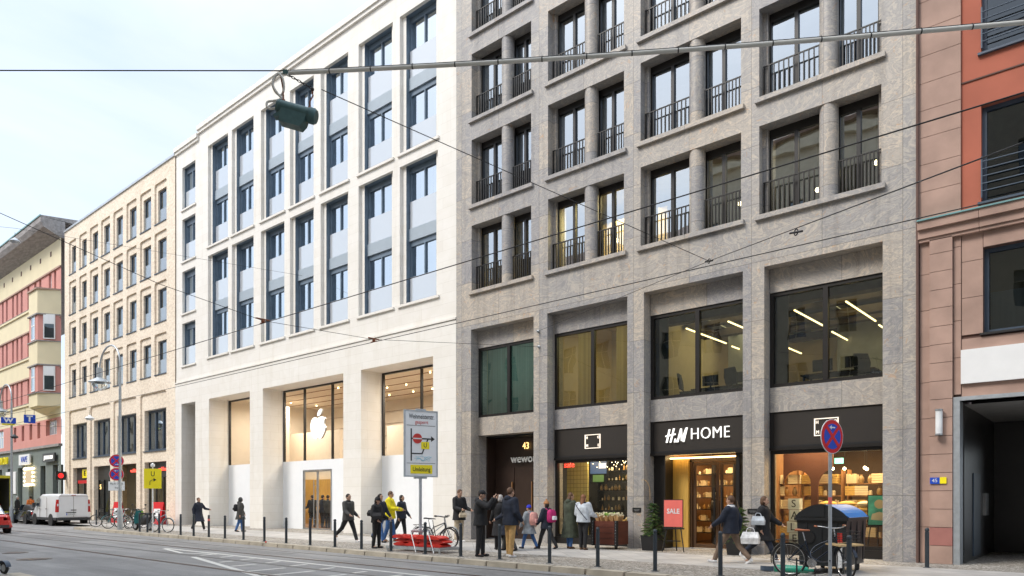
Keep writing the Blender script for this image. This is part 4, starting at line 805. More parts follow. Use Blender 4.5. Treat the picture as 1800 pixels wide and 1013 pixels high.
mb=MB(); pts=[(-.10,0,.56),(-.20,0,.60),(-.32,.02,.58),(-.38,.03,.45),(-.33,.03,.32),(-.24,.02,.27),(-.19,0,.36),(-.20,-.02,.50),(-.27,-.02,.585),(-.35,-.01,.52),(-.36,0,.40),(-.28,0,.27),(-.22,0,.20),(-.34,0,.17),(-.45,0,.15),(-.46,0,.08),(-.40,0,.04),(-.30,0,.06)]
def cat(pts,k=4):
    out=[]; P=[Vector(p) for p in pts]; P=[P[0]]+P+[P[-1]]
    for i in range(1,len(P)-2):
        for j in range(k):
            t=j/k; a,b,c,d=P[i-1:i+3]; out.append(.5*((2*b)+(c-a)*t+(2*a-5*b+4*c-d)*t*t+(3*b-a-3*c+d)*t**3))
    out.append(P[-2]); return out
mb.tube(cat(pts),.018,'cable_grey',8); mb.build('cable',HL)
# far street lamp on a curved pole with the no stopping signs
LP=thing('street_lamp','grey street lamp post with curved arm and bell shaped lantern before the brick building','street lamp',(-38.3,14.3,0),0)
ux=Vector((-.93,-.0,0))
mb=MB(); mb.lathe([(.13,0),(.13,.9),(.11,1.0),(.085,1.1),(.075,4),(.06,8.1)],(0,0,0),'galv',14); arc=[(-.0,0,8.1)]+[(-1.35+1.35*math.cos(t),0,8.35+1.1*math.sin(t)) for t in [i*PI/12 for i in range(0,13)]]+[(-2.7,0,8.1)]
mb.tube(arc,.045,'galv',10); mb.build('pole',LP)
mb=MB(); mb.lathe([(.10,.62),(.15,.6),(.15,.1),(.22,.05),(.52,-.12),(.54,-.16),(.50,-.17)],(-2.7,0,7.85),'galv',24); mb.build('hood',LP)
mb=MB(); mb.lathe([(.36,-.17),(.38,-.30),(.28,-.48),(.1,-.58),(0,-.6)],(-2.7,0,7.85),'lamp_glass',20); mb.build('lantern_glass',LP)
LP2=copy_thing(LP,(-57.3,14.5,0),0,'grey curved street lamp post at the left edge with a blue and yellow sign'); 
SA=math.atan2(.94,.33)    # signs face the oncoming traffic
def nostop(loc,z,r,arrow=1,lab='',pole=True,rz=SA):
    T=thing('no_stopping_sign',lab,'road sign',(loc[0],loc[1],z if not pole else 0),rz); zc=z if pole else 0
    mb=MB(); mb.lathe([(r*1.0,0),(r*1.0,-.012)],(0,-.03,zc),'white_plastic',40,'y'); mb.lathe([(r*.96,0),(r*.96,-.004)],(0,-.0425,zc),'red_sign',40,'y'); mb.build('disc',T)
    mb=MB(); mb.lathe([(r*.74,0),(r*.74,-.003)],(0,-.047,zc),'blue_sign',40,'y'); mb.build('blue_field',T)
    mb=MB()
    for s in (1,-1): mb.M=TR(0,-.052,zc)@Matrix.Rotation(s*PI/4,4,'Y'); mb.box(-r*.78,r*.78,-.002-.0005*s,.001-.0005*s,-r*.10,r*.10,'red_sign')
    mb.build('cross',T)
    mb=MB(); mb.M=TR(0,-.055,zc+r*.52*arrow)@Matrix.Rotation(0 if arrow>0 else PI,4,'Y'); k=r*.3
    mb.prism([(-k,0),(-k*.35,k*.42),(-k*.35,k*.12),(k*.7,k*.12),(k*.7,-k*.12),(-k*.35,-k*.12),(-k*.35,-k*.42)],'y',-.002,.002,'white_plastic'); mb.build('arrow',T)
    if pole: mb=MB(); mb.tube([(0,0,0),(0,0,z+r*.6)],.032,'galv',12); mb.lathe([(.07,0),(.07,.03),(.035,.05)],(0,0,0),'galv',12); mb.build('pole',T)
    return T
T=nostop((-4.06,13.65),2.685,.315,1,'round blue and red no stopping sign on a galvanised pole by the parked bicycle'); mb=MB(); mb.lathe([(.034,1.45),(.034,1.58)],(0,0,0),'coral',12); mb.build('sticker',T)
nostop((-38.35,14.15),3.45,.33,-1,'upper of two round no stopping signs on the street lamp post',False); nostop((-38.35,14.15),2.78,.33,1,'lower of two round no stopping signs on the street lamp post',False)
T=thing('info_plate','small white plate with black lines under the two no stopping signs','road sign',(-38.35,14.15,2.2),SA); mb=MB(); mb.box(-.36,.36,-.04,-.03,-.24,.22,'sign_face'); mb.build('plate',T); text('Mo-Fr 7-18h',.14,'black',.002,TR(0,-.044,.10),'lettering',T,.8); text('frei',.14,'black',.002,TR(0,-.044,-.10),'lettering',T,.8)
# big diversion sign
T=thing('diversion_sign','large white diversion sign reading Weinmeisterstr. gesperrt and Umleitung on a galvanised post','road sign',(-15.95,14.36,0),SA)
W2,zb,zt=.52,2.22,4.17
mb=MB(); mb.box(-W2,W2,-.05,-.035,zb,zt,'sign_face'); mb.build('board',T)
mb=MB(); rr=.035
for x in (-W2,W2): mb.box(x-.02,x+.02,-.065,.0,zb-.02,zt+.02,'galv')
mb.box(-W2+.02,W2-.02,-.064,-.001,zb-.02,zb+.02,'galv'); mb.box(-W2+.02,W2-.02,-.064,-.001,zt-.02,zt+.02,'galv'); mb.box(-.16,.16,-.03,.05,zt+.02,zt+.07,'galv'); mb.box(-.2,.2,-.03,.05,zb-.07,zb-.02,'galv'); mb.build('rim',T)
mb=MB(); y0,y1=-.056,-.052
mb.box(-W2+.06,W2-.06,y0,y1,zb+.385,zb+.395,'black'); mb.box(-W2+.06,W2-.06,y0,y1,zt-.44,zt-.43,'black')
mb.box(-.335,-.295,y0,y1,zb+.46,zt-.53,'black'); mb.box(-.295,.02,y0,y1,zb+.66,zb+.695,'black')
mb.prism([(.0,zb+.66),(.04,zb+.66),(.245,zt-.83),(.20,zt-.83)],'y',y0-.001,y1,'black'); mb.box(-.295,.32,y0,y1,zt-.845,zt-.805,'black'); mb.prism([(.32,zt-.74),(.44,zt-.825),(.32,zt-.91)],'y',y0,y1,'black'); mb.build('route_diagram',T)
mb=MB(); mb.lathe([(.15,0),(.15,-.004)],(-.12,-.058,zt-.825),'red_plastic',28,'y'); mb.box(-.26,.02,-.068,-.0625,zt-.843,zt-.807,'white_plastic'); mb.build('closed_symbol',T)
mb=MB(); mb.box(-.0,.26,-.063,-.058,zb+.82,zb+1.03,'yellow_sign'); o=mb.build('yellow_tag',T); text('U',.19,'black',.002,TR(.13,-.066,zb+.925),'letter',o,.9)
mb=MB(); mb.box(-.34,.36,-.060,-.053,zb+.08,zb+.34,'yellow_sign'); o=mb.build('yellow_panel',T); text('Umleitung',.185,'black',.002,TR(.01,-.064,zb+.205),'lettering',o,.74,off=.001)
text('Weinmeisterstr.',.205,'black',.002,TR(0.02,-.055,zt-.17),'lettering',T,.60,off=.001); text('gesperrt',.16,'red_plastic',.002,TR(0.02,-.055,zt-.335),'lettering',T,.78)
mb=MB(); random.seed(3)
for k in range(4):
    p=[(-.2+.13*i+random.uniform(-.05,.05),-.056,zb+.52+random.uniform(-.07,.09)) for i in range(5)]; mb.tube(cat(p,5),.004,'scribble',4)
mb.build('scribble',T)
mb=MB(); mb.box(-.035,.035,-.03,.04,0,zt-.3,'galv'); mb.box(-.28,.28,-.06,.06,.55,.61,'galv'); mb.box(-.1,.1,-.1,.1,0,.02,'galv'); mb.build('post',T)
# yellow U sign
T=thing('detour_sign','yellow detour sign with U and bent arrow on a thin white pole','road sign',(-33.75,14.0,0),SA)
mb=MB(); mb.box(-.36,.36,-.05,-.03,2.02,2.93,'yellow_sign'); mb.build('board',T); text('U',.32,'black',.003,TR(0,-.055,2.68),'letter',T,.8)
mb=MB(); mb.tube([(-.12,-.055,2.18),(-.12,-.055,2.33),(-.07,-.055,2.40),(.03,-.055,2.42)],.012,'black',6); mb.prism([(.03,2.50),(.15,2.42),(.03,2.34)],'y',-.058,-.052,'black'); mb.build('arrow',T)
mb=MB(); mb.tube([(0,0,0),(0,0,3.0)],.03,'white_plastic',10); mb.lathe([(.03,3.0),(.09,3.03),(.09,3.13),(.0,3.2)],(0,0,0),'white_plastic',12); mb.build('pole',T)
# street name / transit signs far left
T=thing('transit_sign','blue square sign with a white T hanging over the far street','sign',(-44.2,12,5.8),SA); mb=MB(); mb.box(-.26,.26,-.05,.0,-.22,.22,'blue_sign'); mb.build('board',T); text('T',.42,'white_plastic',.004,TR(0,-.07,0),'letter',T,off=.02); mb=MB(); mb.tube([(-.2,-.03,.22),(-.2,-.03,.5)],.012,'wire',5); mb.tube([(.2,-.03,.22),(.2,-.03,.5)],.012,'wire',5); mb.build('hanger',T)
T=thing('transit_sign','blue sign with a white W over a yellow strip on the left lamp post','sign',(-57.2,14.3,6.8),SA); mb=MB(); mb.box(-.42,.42,-.06,0,-.16,.24,'blue_sign'); mb.build('board',T); mb=MB(); mb.box(-.36,.36,-.06,0,-.27,-.16,'yellow_sign'); mb.build('strip',T); text('W',.36,'white_plastic',.004,TR(0,-.07,.04),'letter',T,1.3,off=.02)
T=thing('hanging_sign','dark square hanging sign with a glowing red disc on the brick building corner','sign',(-62.8,19.5,3.35),-PI/2+PI); 
mb=MB(); mb.box(-.75,-.05,-.1,.1,-.33,.33,'black'); mb.build('board',T); mb=MB(); mb.lathe([(.2,-.115),(.2,-.10)],(-.4,0,0),'red_light',20,'y'); mb.lathe([(.2,.10),(.2,.115)],(-.4,0,0),'red_light',20,'y'); mb.build('disc',T)
def small_hanging(label,p,mn):
    T=thing('hanging_lamp',label,'street lamp',p); T.scale=(.62,)*3; mb=MB(); mb.lathe([(.05,.25),(.1,.2),(.32,.02),(.32,-.02),(.2,-.12),(0,-.15)],(0,0,0),mn,14); mb.build('hood',T); mb=MB(); mb.tube([(0,0,.2),(0,0,.6)],.012,'wire',5); mb.build('hanger_rod',T)
small_hanging('small black lamp hanging on a wire before the pink building',(-46.9,12,5.0),'black'); small_hanging('small pale lamp hanging on a wire before the brick building',(-35.6,12,5.2),'white_plastic'); small_hanging('tiny pale lamp hanging high in the sky beside the dark eaves',(-35.1,9,12.3),'zinc')
wire('thin wire high in the sky holding the tiny pale lamp',[[(-35.1,9,12.85),(-48,-3.9,14.2)],[(-35.1,9,12.85),(-30,19.4,12.3)]],.006)
# wall things
T=thing('wall_light','frosted tubular wall light on the pink sandstone pier','wall light',(-3.30,D-.10,3.36)); mb=MB(); mb.lathe([(.075,-.27),(.075,.27)],(0,-.06,0),'white_plastic',14); mb.build('shade',T); mb=MB(); mb.lathe([(.085,-.31),(.085,-.27)],(0,-.06,0),'steel',14); mb.lathe([(.085,.27),(.085,.31)],(0,-.06,0),'steel',14); mb.box(-.03,.03,-.02,.04,-.3,.3,'steel'); mb.build('bracket',T)
T=thing('house_number_plate','small blue and yellow enamel plate on the sandstone pier','sign',(-3.33,D-.07,1.98)); mb=MB(); mb.box(-.17,.03,-.02,0,-.075,.075,'blue_sign'); mb.build('plate',T); mb=MB(); mb.box(.034,.17,-.02,0,-.07,.08,'yellow_sign'); mb.build('yellow_plate',T); text('45',.12,'white_plastic',.002,TR(-.07,-.024,0),'digits',T)
for x,l in ((-11.58,'left of the shop entrance'),(-7.86,'right of the shop entrance')):
    T=thing('wall_plaque','small dark metal plaque on the stone pier '+l,'plaque',(x,D,1.2)); mb=MB(); mb.box(-.15,.15,-.02,0,-.07,.07,'black'); mb.build('plate',T); mb=MB(); mb.box(-.10,.10,-.023,-.0205,.0,.012,'steel'); mb.box(-.07,.07,-.023,-.0205,-.03,-.02,'steel'); mb.build('engraving',T)
# bicycle (x forward, ground at z=0)
def bicycle(label,loc,rz,frame='black',seat='black',rim='chrome',step=False,basket=False,childseat=False,steer=0,lean=0,guards=True,group=None):
    T=thing('bicycle',label,'bicycle',loc,rz,group); T.rotation_euler=(lean,0,rz)
    r=.335; RW=Vector((-.53,0,r)); FW_=Vector((.53,0,r)); BB_=Vector((-.08,0,.29)); ST_=Vector((-.22,0,.72)); HT=Vector((.34,0,.82)); HB=Vector((.38,0,.66))
    def wheel(c,st):
        mb=MB(); M=TR(*c)@RZ(st); mb.M=M; mb.torus((0,0,0),r-.012,.018,'rubber','y',36,8); W=mb.build('wheel',T)
        mb=MB(); mb.M=M; mb.torus((0,0,0),r-.035,.010,rim,'y',36,6); mb.build('rim',W)
        mb=MB(); mb.M=M; mb.lathe([(.025,-.04),(.025,.04)],(0,0,0),'chrome',10,'y')
        for i in range(18): a=i*2*PI/18; mb.tube([(0,.02*(-1)**i,0),((r-.035)*math.cos(a),0,(r-.035)*math.sin(a))],.0022,'chrome',3,False)
        mb.build('spokes',W)
    wheel(RW,0); wheel(FW_,steer)
    mb=MB(); t=.016
    mb.tube([BB_,ST_],t,frame); mb.tube([BB_,HB],t+.003,frame)
    mb.tube([ST_+Vector((0.02,0,-.05)),HT] if not step else [BB_+Vector((-.04,0,.16)),HT-Vector((0,0,.03))],t,frame); mb.tube([HT,HB],t+.004,frame)
    for s in (.05,-.05): mb.tube([BB_+Vector((0,s*.5,0)),RW+Vector((0,s,0))],.009,frame,6); mb.tube([ST_+Vector((0,s*.3,-.05)),RW+Vector((0,s,0))],.008,frame,6)
    mb.build('frame',T)
    mb=MB(); 
    for s in (.05,-.05):
        q=Matrix.Rotation(steer,3,'Z')@Vector((0,s,0)); mb.tube([HB+Vector((0,s*.6,-.02)),Vector((.46,q.y*.9,.5)),FW_+q],.010,frame,6)
    mb.build('fork',T)
    mb=MB(); mb.tube([ST_,ST_+Vector((-.04,0,.17))],.012,'chrome'); mb.build('seat_post',T)
    mb=MB(); c=ST_+Vector((-.05,0,.19)); mb.loft([[(c.x-.13,c.y-.075,c.z),(c.x-.13,c.y+.075,c.z),(c.x-.12,c.y+.06,c.z+.045),(c.x-.12,c.y-.06,c.z+.045)],[(c.x,c.y-.05,c.z),(c.x,c.y+.05,c.z),(c.x,c.y+.045,c.z+.035),(c.x,c.y-.045,c.z+.035)],[(c.x+.14,c.y-.018,c.z+.005),(c.x+.14,c.y+.018,c.z+.005),(c.x+.14,c.y+.015,c.z+.03),(c.x+.14,c.y-.015,c.z+.03)]],seat); mb.build('saddle',T)
    S=Matrix.Rotation(steer,3,'Z'); mb=MB(); h=HT+Vector((-.02,0,.14)); mb.tube([HT,h],.014,'chrome'); hb=[Vector(p) for p in ((-.16,-.30,.06),(-.04,-.26,.06),(.06,-.10,.03),(.06,.10,.03),(-.04,.26,.06),(-.16,.30,.06))]
    mb.tube(cat([h+S@p for p in hb],3),.011,'chrome' if frame!='black' else 'black',8)
    for s in (0,-1): p=hb[s]; q=hb[s]+Vector((-.10,0,0)); mb.tube([h+S@p+S@Vector((.08,0,0)),h+S@p],.017,'tan_leather' if seat=='tan_leather' else 'rubber',8)
    mb.build('handlebar',T)
    mb=MB(); mb.lathe([(.09,-.01),(.09,.01)],(BB_.x,BB_.y-.05,BB_.z),'chrome',18,'y')
    for s in (1,-1): e=BB_+Vector((.11*s,-.07*s,-.12*s)); mb.tube([BB_+Vector((0,-.07*s,0)),e],.009,'chrome',6); mb.box(e.x-.045,e.x+.045,e.y-.06*s,e.y,e.z-.01,e.z+.01,'black')
    mb.build('crankset',T)
    mb=MB(); mb.tube([BB_+Vector((0,-.05,.09)),RW+Vector((0,-.05,.03))],.005,'black',4); mb.tube([BB_+Vector((0,-.05,-.09)),RW+Vector((0,-.05,-.03))],.005,'black',4); mb.build('chain',T)
    if guards:
        for c,st,a0,a1 in ((RW,0,15,200),(FW_,steer,20,170)):
            mb=MB(); mb.M=TR(*c)@RZ(st); prev=[]
            pts=[((r+.03)*math.cos(R(a)),(r+.03)*math.sin(R(a))) for a in range(a0,a1,12)]
            for (x,z_),(x2,z2) in zip(pts,pts[1:]): mb.quad((x,-.03,z_),(x,.03,z_),(x2,.03,z2),(x2,-.03,z2),frame)
            mb.build('mudguard',T)
        mb=MB(); mb.box(-.78,-.36,-.06,.06,.715,.73,'black'); mb.tube([(-.72,.05,.72),(-.53,.06,.34)],.006,'black',5); mb.tube([(-.72,-.05,.72),(-.53,-.06,.34)],.006,'black',5); mb.build('luggage_rack',T)
    if basket:
        mb=MB(); mb.M=TR(.50,0,.72)@RZ(steer)
        for z in (0,.07,.14,.20): mb.tube([(-.16,-.22,z),(.2,-.22,z),(.2,.22,z),(-.16,.22,z)],.006,'black',5,closed=True)
        for i in range(7):
            for x in (-.16,.2): mb.tube([(x,-.22+.44*i/6,0),(x,-.22+.44*i/6,.2)],.004,'black',4)
            for y in (-.22,.22): mb.tube([(-.16+.36*i/6,y,0),(-.16+.36*i/6,y,.2)],.004,'black',4)
        mb.build('basket',T); mb=MB(); mb.M=TR(.50,0,.66)@RZ(steer); mb.box(-.22,.26,-.24,.24,0,.03,'cargo_wood'); mb.build('carrier_board',T)
    if childseat:
        mb=MB(); mb.loft([[(-.62,-.15,.78),(-.62,.15,.78),(-.36,.13,.78),(-.36,-.13,.78)],[(-.70,-.17,.95),(-.70,.17,.95),(-.62,.17,.92),(-.62,-.17,.92)],[(-.80,-.16,1.28),(-.80,.16,1.28),(-.74,.15,1.28),(-.74,-.15,1.28)]],'black'); mb.build('child_seat',T)
    mb=MB(); mb.tube([(-.05,.06,.27),(-.10,.22,.01)],.009,'black',6); mb.build('kickstand',T)
    return T
bicycle('black town bicycle with tan saddle, front basket and wooden carrier, leaning at the sign pole',(-4.56,14.5,0),.02,'navy_paint','tan_leather','chrome',True,True,steer=-.75,lean=.03)
bicycle('black sports bicycle with pale rims parked behind the red barrier stack',(-15.98,15.1,0),-.1,'black','black','chrome',steer=.35,guards=False)
bicycle('second bicycle, silver and tangled behind the diversion sign post',(-16.5,15.5,0),.35,'galv','black','chrome',step=True,steer=-.3)
BG='bicycles and moped parked behind the van'
bicycle('dark bicycle with a child seat, nearest the white van',(-42.9,15.3,0),.9+PI,'black','black','chrome',childseat=True,steer=.3,group=BG)
bicycle('green bicycle left of the moped, front wheel towards the road',(-40.0,14.9,0),-1.7,'teal_plastic','black','chrome',steer=.2,group=BG)
bicycle('white bicycle standing behind the green one',(-40.2,15.5,0),-1.3,'white_plastic','black','chrome',True,steer=-.2,group=BG)
bicycle('black bicycle squeezed between the green bicycle and the lamp post',(-38.9,15.3,0),-1.1,'black','black','chrome',steer=.1,group=BG)
bicycle('pale blue bicycle at the right end of the parked row',(-33.9,14.45,0),.15,'pale_blue_paint','black','chrome',steer=.3,group=BG)
mb=MB(); mb.tube(cat([(-4.3,14.42,.75),(-4.55,14.35,.62),(-4.6,14.25,.45),(-4.35,14.0,.36),(-4.1,13.72,.40),(-4.05,13.60,.42)]),.014,'navy_paint',6); tag(mb.build('cable_lock',origin=(-4.3,14,.5)),'dark blue cable lock looped between bicycle and sign pole','bicycle lock')
# moped
T=thing('moped','black and teal moped with a lime tag parked among the bicycles','moped',(-36.3,14.6,0),PI+.12)
for x,nm in ((.66,'wheel'),(-.62,'wheel')):
    mb=MB(); mb.torus((x,0,.24),.185,.058,'rubber','y',24,8); W=mb.build(nm,T); mb=MB(); mb.lathe([(.15,-.04),(.15,.04)],(x,0,.24),'galv',16,'y'); mb.build('rim',W)
mb=MB(); mb.loft([[(x-.03,-w_,z0),(x-.03,w_,z0),(x,w_*.8,z1),(x,-w_*.8,z1)] for x,w_,z0,z1 in ((-.95,.06,.62,.72),(-.75,.15,.45,.80),(-.45,.18,.32,.78),(-.1,.17,.30,.74),(.02,.14,.28,.50))],'black'); mb.build('body',T)
mb=MB(); mb.box(.0,.42,-.15,.15,.27,.34,'black'); mb.build('footboard',T)
mb=MB(); mb.loft([[(.40,-.20,.3),(.40,.20,.3),(.48,.14,.3),(.48,-.14,.3)],[(.44,-.21,.65),(.44,.21,.65),(.54,.12,.65),(.54,-.12,.65)],[(.34,-.14,.98),(.34,.14,.98),(.46,.08,.98),(.46,-.08,.98)]],'teal_plastic'); mb.build('leg_shield',T)
mb=MB(); mb.box(-.85,.02,-.15,.15,.78,.87,'rubber'); mb.build('seat',T)
mb=MB(); mb.tube([(.36,-.34,1.06),(.42,-.1,1.03),(.42,.1,1.03),(.36,.34,1.06)],.018,'black'); mb.tube([(.42,0,1.0),(.66,0,.24)],.03,'galv'); mb.ball((.50,0,.98),.09,'lamp_glass'); mb.build('handlebar',T)
for s in (-.28,.28): mb=MB(); mb.tube([(.38,s,1.05),(.36,s*1.15,1.22)],.006,'black',5); mb.ball((.36,s*1.15,1.25),(.02,.06,.04),'black'); mb.build('mirror',T)
mb=MB(); mb.loft([[(.45,-.07,.44),(.45,.07,.44),(.47,.05,.47),(.47,-.05,.47)],[(.66,-.08,.50),(.66,.08,.50),(.66,.05,.52),(.66,-.05,.52)],[(.88,-.06,.36),(.88,.06,.36),(.90,.04,.38),(.90,-.04,.38)]],'black'); mb.build('mudguard',T)
mb=MB(); mb.box(.25,.40,-.16,-.10,.62,.95,'petal_green'); mb.build('lime_tag',T)
# scooters
def kick(label,loc,rot,c1='black'):
    T=thing('kick_scooter',label,'electric scooter',loc); T.rotation_euler=rot
    for x in (-.5,.45): mb=MB(); mb.torus((x,0,.13),.10,.03,'rubber','y',24,8); W=mb.build('wheel',T); mb=MB(); mb.lathe([(.075,-.02),(.075,.02)],(x,0,.13),'galv',14,'y'); mb.build('hub',W)
    mb=MB(); mb.loft([[(x,-w_,.12),(x,w_,.12),(x,w_,.19),(x,-w_,.19)] for x,w_ in ((-.38,.05),(-.30,.09),(.22,.09),(.32,.05))],c1); mb.build('deck',T)
    mb=MB(); mb.tube([(.45,0,.16),(.40,0,.28),(.28,0,1.12)],.03,c1); mb.build('stem',T); mb=MB(); mb.tube([(.27,-.25,1.14),(.28,0,1.15),(.27,.25,1.14)],.016,'black'); mb.build('handlebar',T)
    mb=MB(); 
    for a in range(20,170,15): x0,z0,x1,z1=[-.5+.155*math.cos(R(a)),.13+.155*math.sin(R(a)),-.5+.155*math.cos(R(a+15)),.13+.155*math.sin(R(a+15))]; mb.quad((x0,-.05,z0),(x0,.05,z0),(x1,.05,z1),(x1,-.05,z1),'anthracite')
    mb.box(-.42,-.36,-.06,.06,.10,.2,'white_plastic'); mb.box(-.6,-.36,-.055,-.045,.09,.14,'white_plastic'); mb.build('rear_mudguard',T)
kick('green rental scooter fallen on its side behind the bicycle with the basket',(-5.3,15.35,.05),(R(86),0,R(8)),'green_plastic')
kick('black electric scooter at the lower left, only its rear wheel in view',(-17.9,4.15,0),(0,0,R(195)),'anthracite')
# dumpster (front width along x, depth along y)
T=thing('waste_container','large black wheeled waste container with domed lid, its right slope blue','waste container',(-4.74,15.35,0))
def ring(y,g): return [(-.44-g,y,.16),(.44+g,y,.16),(.50+g,y,1.12),(-.50-g,y,1.12)]
mb=MB(); mb.loft([ring(0,0),ring(1.45,0)],'bin_black',False); mb.box(-.54,.54,-.05,1.5,1.10,1.16,'bin_black')
for x in (-.3,0,.3): mb.box(x-.015,x+.015,-.02,0,.25,1.05,'bin_black')
for y in (.3,.75,1.2): mb.box(.48,.505,y-.015,y+.015,.25,1.08,'bin_black')
mb.build('body',T)
dome=[(-.52,1.16)]+[(-.52+1.04*i/14,1.16+.27*math.sin(PI*(i/14))**.75) for i in range(1,14)]+[(.52,1.16)]
mb=MB(); L1=[p for p in dome if p[0]<=.09]; mb.prism(L1+[(L1[-1][0],1.16)],'y',-.03,1.48,'bin_black'); 
for q in (.0,1.42): mb.prism([(x*1.01,z+.01) for x,z in L1]+[(L1[-1][0],1.18)],'y',-.045+q,.01+q,'bin_black')
mb.build('lid',T)
mb=MB(); L2=[p for p in dome if p[0]>=.07]; mb.prism([(L2[0][0]+.004,1.165)]+[(x+.004,z+.004) for x,z in L2]+[(.55,1.165)],'y',-.0,1.48,'bin_blue'); mb.build('blue_lid',T)
mb=MB(); mb.prism([(x,z) for x,z in L2]+[(L2[0][0],1.165)],'y',-.03,-.004,'bin_black'); mb.build('lid_side',T)
for x in (-.36,.36):
    for y in (.18,1.27): mb=MB(); mb.lathe([(.09,-.025),(.09,.025)],(x,y,.09),'rubber',16,'x'); mb.build('wheel',T)
mb=MB(); mb.box(.32,.42,-.012,-.003,.62,.85,'red_plastic'); mb.box(.33,.41,-.012,-.003,.14,.60,'white_plastic'); mb.build('reflector',T)
mb=MB(); mb.lathe([(.13,-.03),(.13,0)],(-.25,0,.75),'black',16,'y'); mb.build('pivot_cap',T)
# red barrier boards on a grey rack
BT_=thing('barrier_rack','low grey steel rack for barrier feet on the pavement by the diversion sign','rack',(-15.62,14.12,0),.06)
mb=MB()
for y in (-.42,.42): mb.box(-1.05,1.15,y-.03,y+.03,.08,.16,'galv')
for x in (-1.0,0,1.1): mb.box(x-.03,x+.03,-.39,.39,.09,.15,'galv')
for x,y in ((-1,-.42),(1.1,-.42),(-1,.42),(1.1,.42)): mb.box(x-.02,x+.02,y-.02,y+.02,0,.08,'galv')
mb.build('rack_frame',BT_)
mb=MB()
for x0 in (.25,.95): mb.tube([(x0-.42,-.3,.62),(x0,-.5,.02)],.014,'white_plastic',6)
mb.tube([(-.2,.4,.7),(-.17,-.3,.62)],.012,'white_plastic',6); mb.build('tent_legs',BT_)
for i,(dx,z,dy) in enumerate(((0,.16,0),(.03,.27,.04),(-.05,.38,-.03))):
    for j in range(2):
        if i==2 and j==1: pass
        T=thing('barrier_block','red plastic barrier foot, '+('left' if j==0 else 'right')+' pile, '+['bottom','middle','topmost'][i]+' of the pile','barrier foot',(-15.62-.52+j*1.02+dx,14.12+dy,z),.06+random.uniform(-.05,.05),'red barrier feet stacked on the rack')
        mb=MB(); mb.prism([(-.5,.02),(-.42,0),(.42,0),(.5,.02),(.5,.05),(.36,.10),(.12,.105),(.08,.07),(-.08,.07),(-.12,.105),(-.36,.10),(-.5,.05)],'y',-.20,.20,'red_plastic'); mb.build('body',T)
        mb=MB(); mb.box(-.06,.06,-.06,.06,.071,.09,'black'); mb.build('socket',T)
# flower cart
T=thing('flower_cart','dark red wooden flower cart with studded corners at the shop window','cart',(-12.12,18.82,0))
mb=MB(); mb.box(-.44,.44,-.33,.33,.14,.86,'crate'); 
for z in (.32,.5,.68): mb.box(-.442,.442,-.336,-.33,z-.004,z+.004,'black')
mb.build('box',T)
for x in (-.42,.42):
    mb=MB(); mb.box(x-.045,x+.045,-.37,-.28,.1,.88,'black'); 
    for z in range(9): mb.ball((x,-.372,.16+z*.085),.012,'chrome',6,4)
    mb.build('corner_post',T)
for x in (-.36,.36): mb=MB(); mb.lathe([(.06,-.02),(.06,.02)],(x,-.25,.06),'rubber',12,'x'); mb.build('wheel',T)
random.seed(11)
for i in range(9):
    x=-12.12-.34+.68*(i%5)/4+(.1 if i>4 else 0); y=18.65+.3*(i//5); z=.86
    T=thing('bouquet','paper wrapped bouquet in the flower cart, '+('front' if i<5 else 'back')+' row, '+['first','second','third','fourth','fifth'][i%5]+' from left','bouquet',(x,y,z),random.random()*6,'bouquets in the flower cart'); T.rotation_euler=(random.uniform(-.2,.2),random.uniform(-.25,.25),random.random()*6)
    mb=MB(); n=12; vs=[[(.03*math.cos(2*PI*j/n),.03*math.sin(2*PI*j/n),-.12) for j in range(n)],[((.10+.02*(j%2))*math.cos(2*PI*j/n),(.10+.02*(j%2))*math.sin(2*PI*j/n),.12+.04*(j%3)) for j in range(n)]]; mb.loft(vs,'kraft',False,False); mb.build('wrapping',T)
    mb=MB()
    for k in range(26):
        a=random.random()*6.28; rr=random.random()**.5*.11; mb.ball((rr*math.cos(a),rr*math.sin(a),.14+random.random()*.11),random.uniform(.012,.028),'petal_green' if i in(2,6,7) else 'petal_cream',5,4)
    mb.build('flowers',T)
# planters with conifers
def planter(label,loc,h,seed):
    random.seed(seed); T=thing('potted_conifer',label,'potted plant',loc)
    mb=MB(); mb.loft([[(-.24,-.24,0),(.24,-.24,0),(.24,.24,0),(-.24,.24,0)],[(-.28,-.28,.46),(.28,-.28,.46),(.28,.28,.46),(-.28,.28,.46)]],'black',False); mb.build('pot',T)
    mb=MB(); mb.tube([(0,0,.4),(.02,0,.46+h*.6),(-.06,0,.46+h)],[.03,.018,.006],'bark',6); mb.build('trunk',T)
    mb=MB()
    for k in range(190):
        z=.46+h*(random.random()**1.5)*.82; a=random.random()*6.28; L_=(.42*(1-(z-.46)/h*.75))*random.uniform(.6,1.05); p=Vector((0,0,z)); dr=Vector((math.cos(a),math.sin(a),random.uniform(-.5,.35)))
        tip=p+dr*L_+Vector((0,0,-.12*L_)); mb.tube([p,p.lerp(tip,.6)+Vector((0,0,.03)),tip],.004,'bark',3,False); mn='needles' if random.random()<.65 else 'needles_light'
        for q in range(13):
            t=.2+.8*q/12; b=p.lerp(tip,t); s=.055*(1.15-t*.5)
            for sg in (1,-1):
                e=b+Vector((-math.sin(a)*sg*s+math.cos(a)*s*.5,math.cos(a)*sg*s+math.sin(a)*s*.5,random.uniform(-.03,.02))); w_=Vector((0,0,.010)); mb.add([b-w_,e,b+w_],[(0,1,2)],mn)
                mb.add([b+Vector((.008,0,0)),e+Vector((0,0,-.006)),b-Vector((.008,0,0))],[(0,1,2)],mn)
    mb.build('crown',T); return T
planter('feathery green conifer in a black pot left of the shop entrance',(-10.72,19.0,0),1.15,1)
planter('feathery green conifer in a black pot right of the shop entrance',(-8.05,19.0,0),1.05,2)
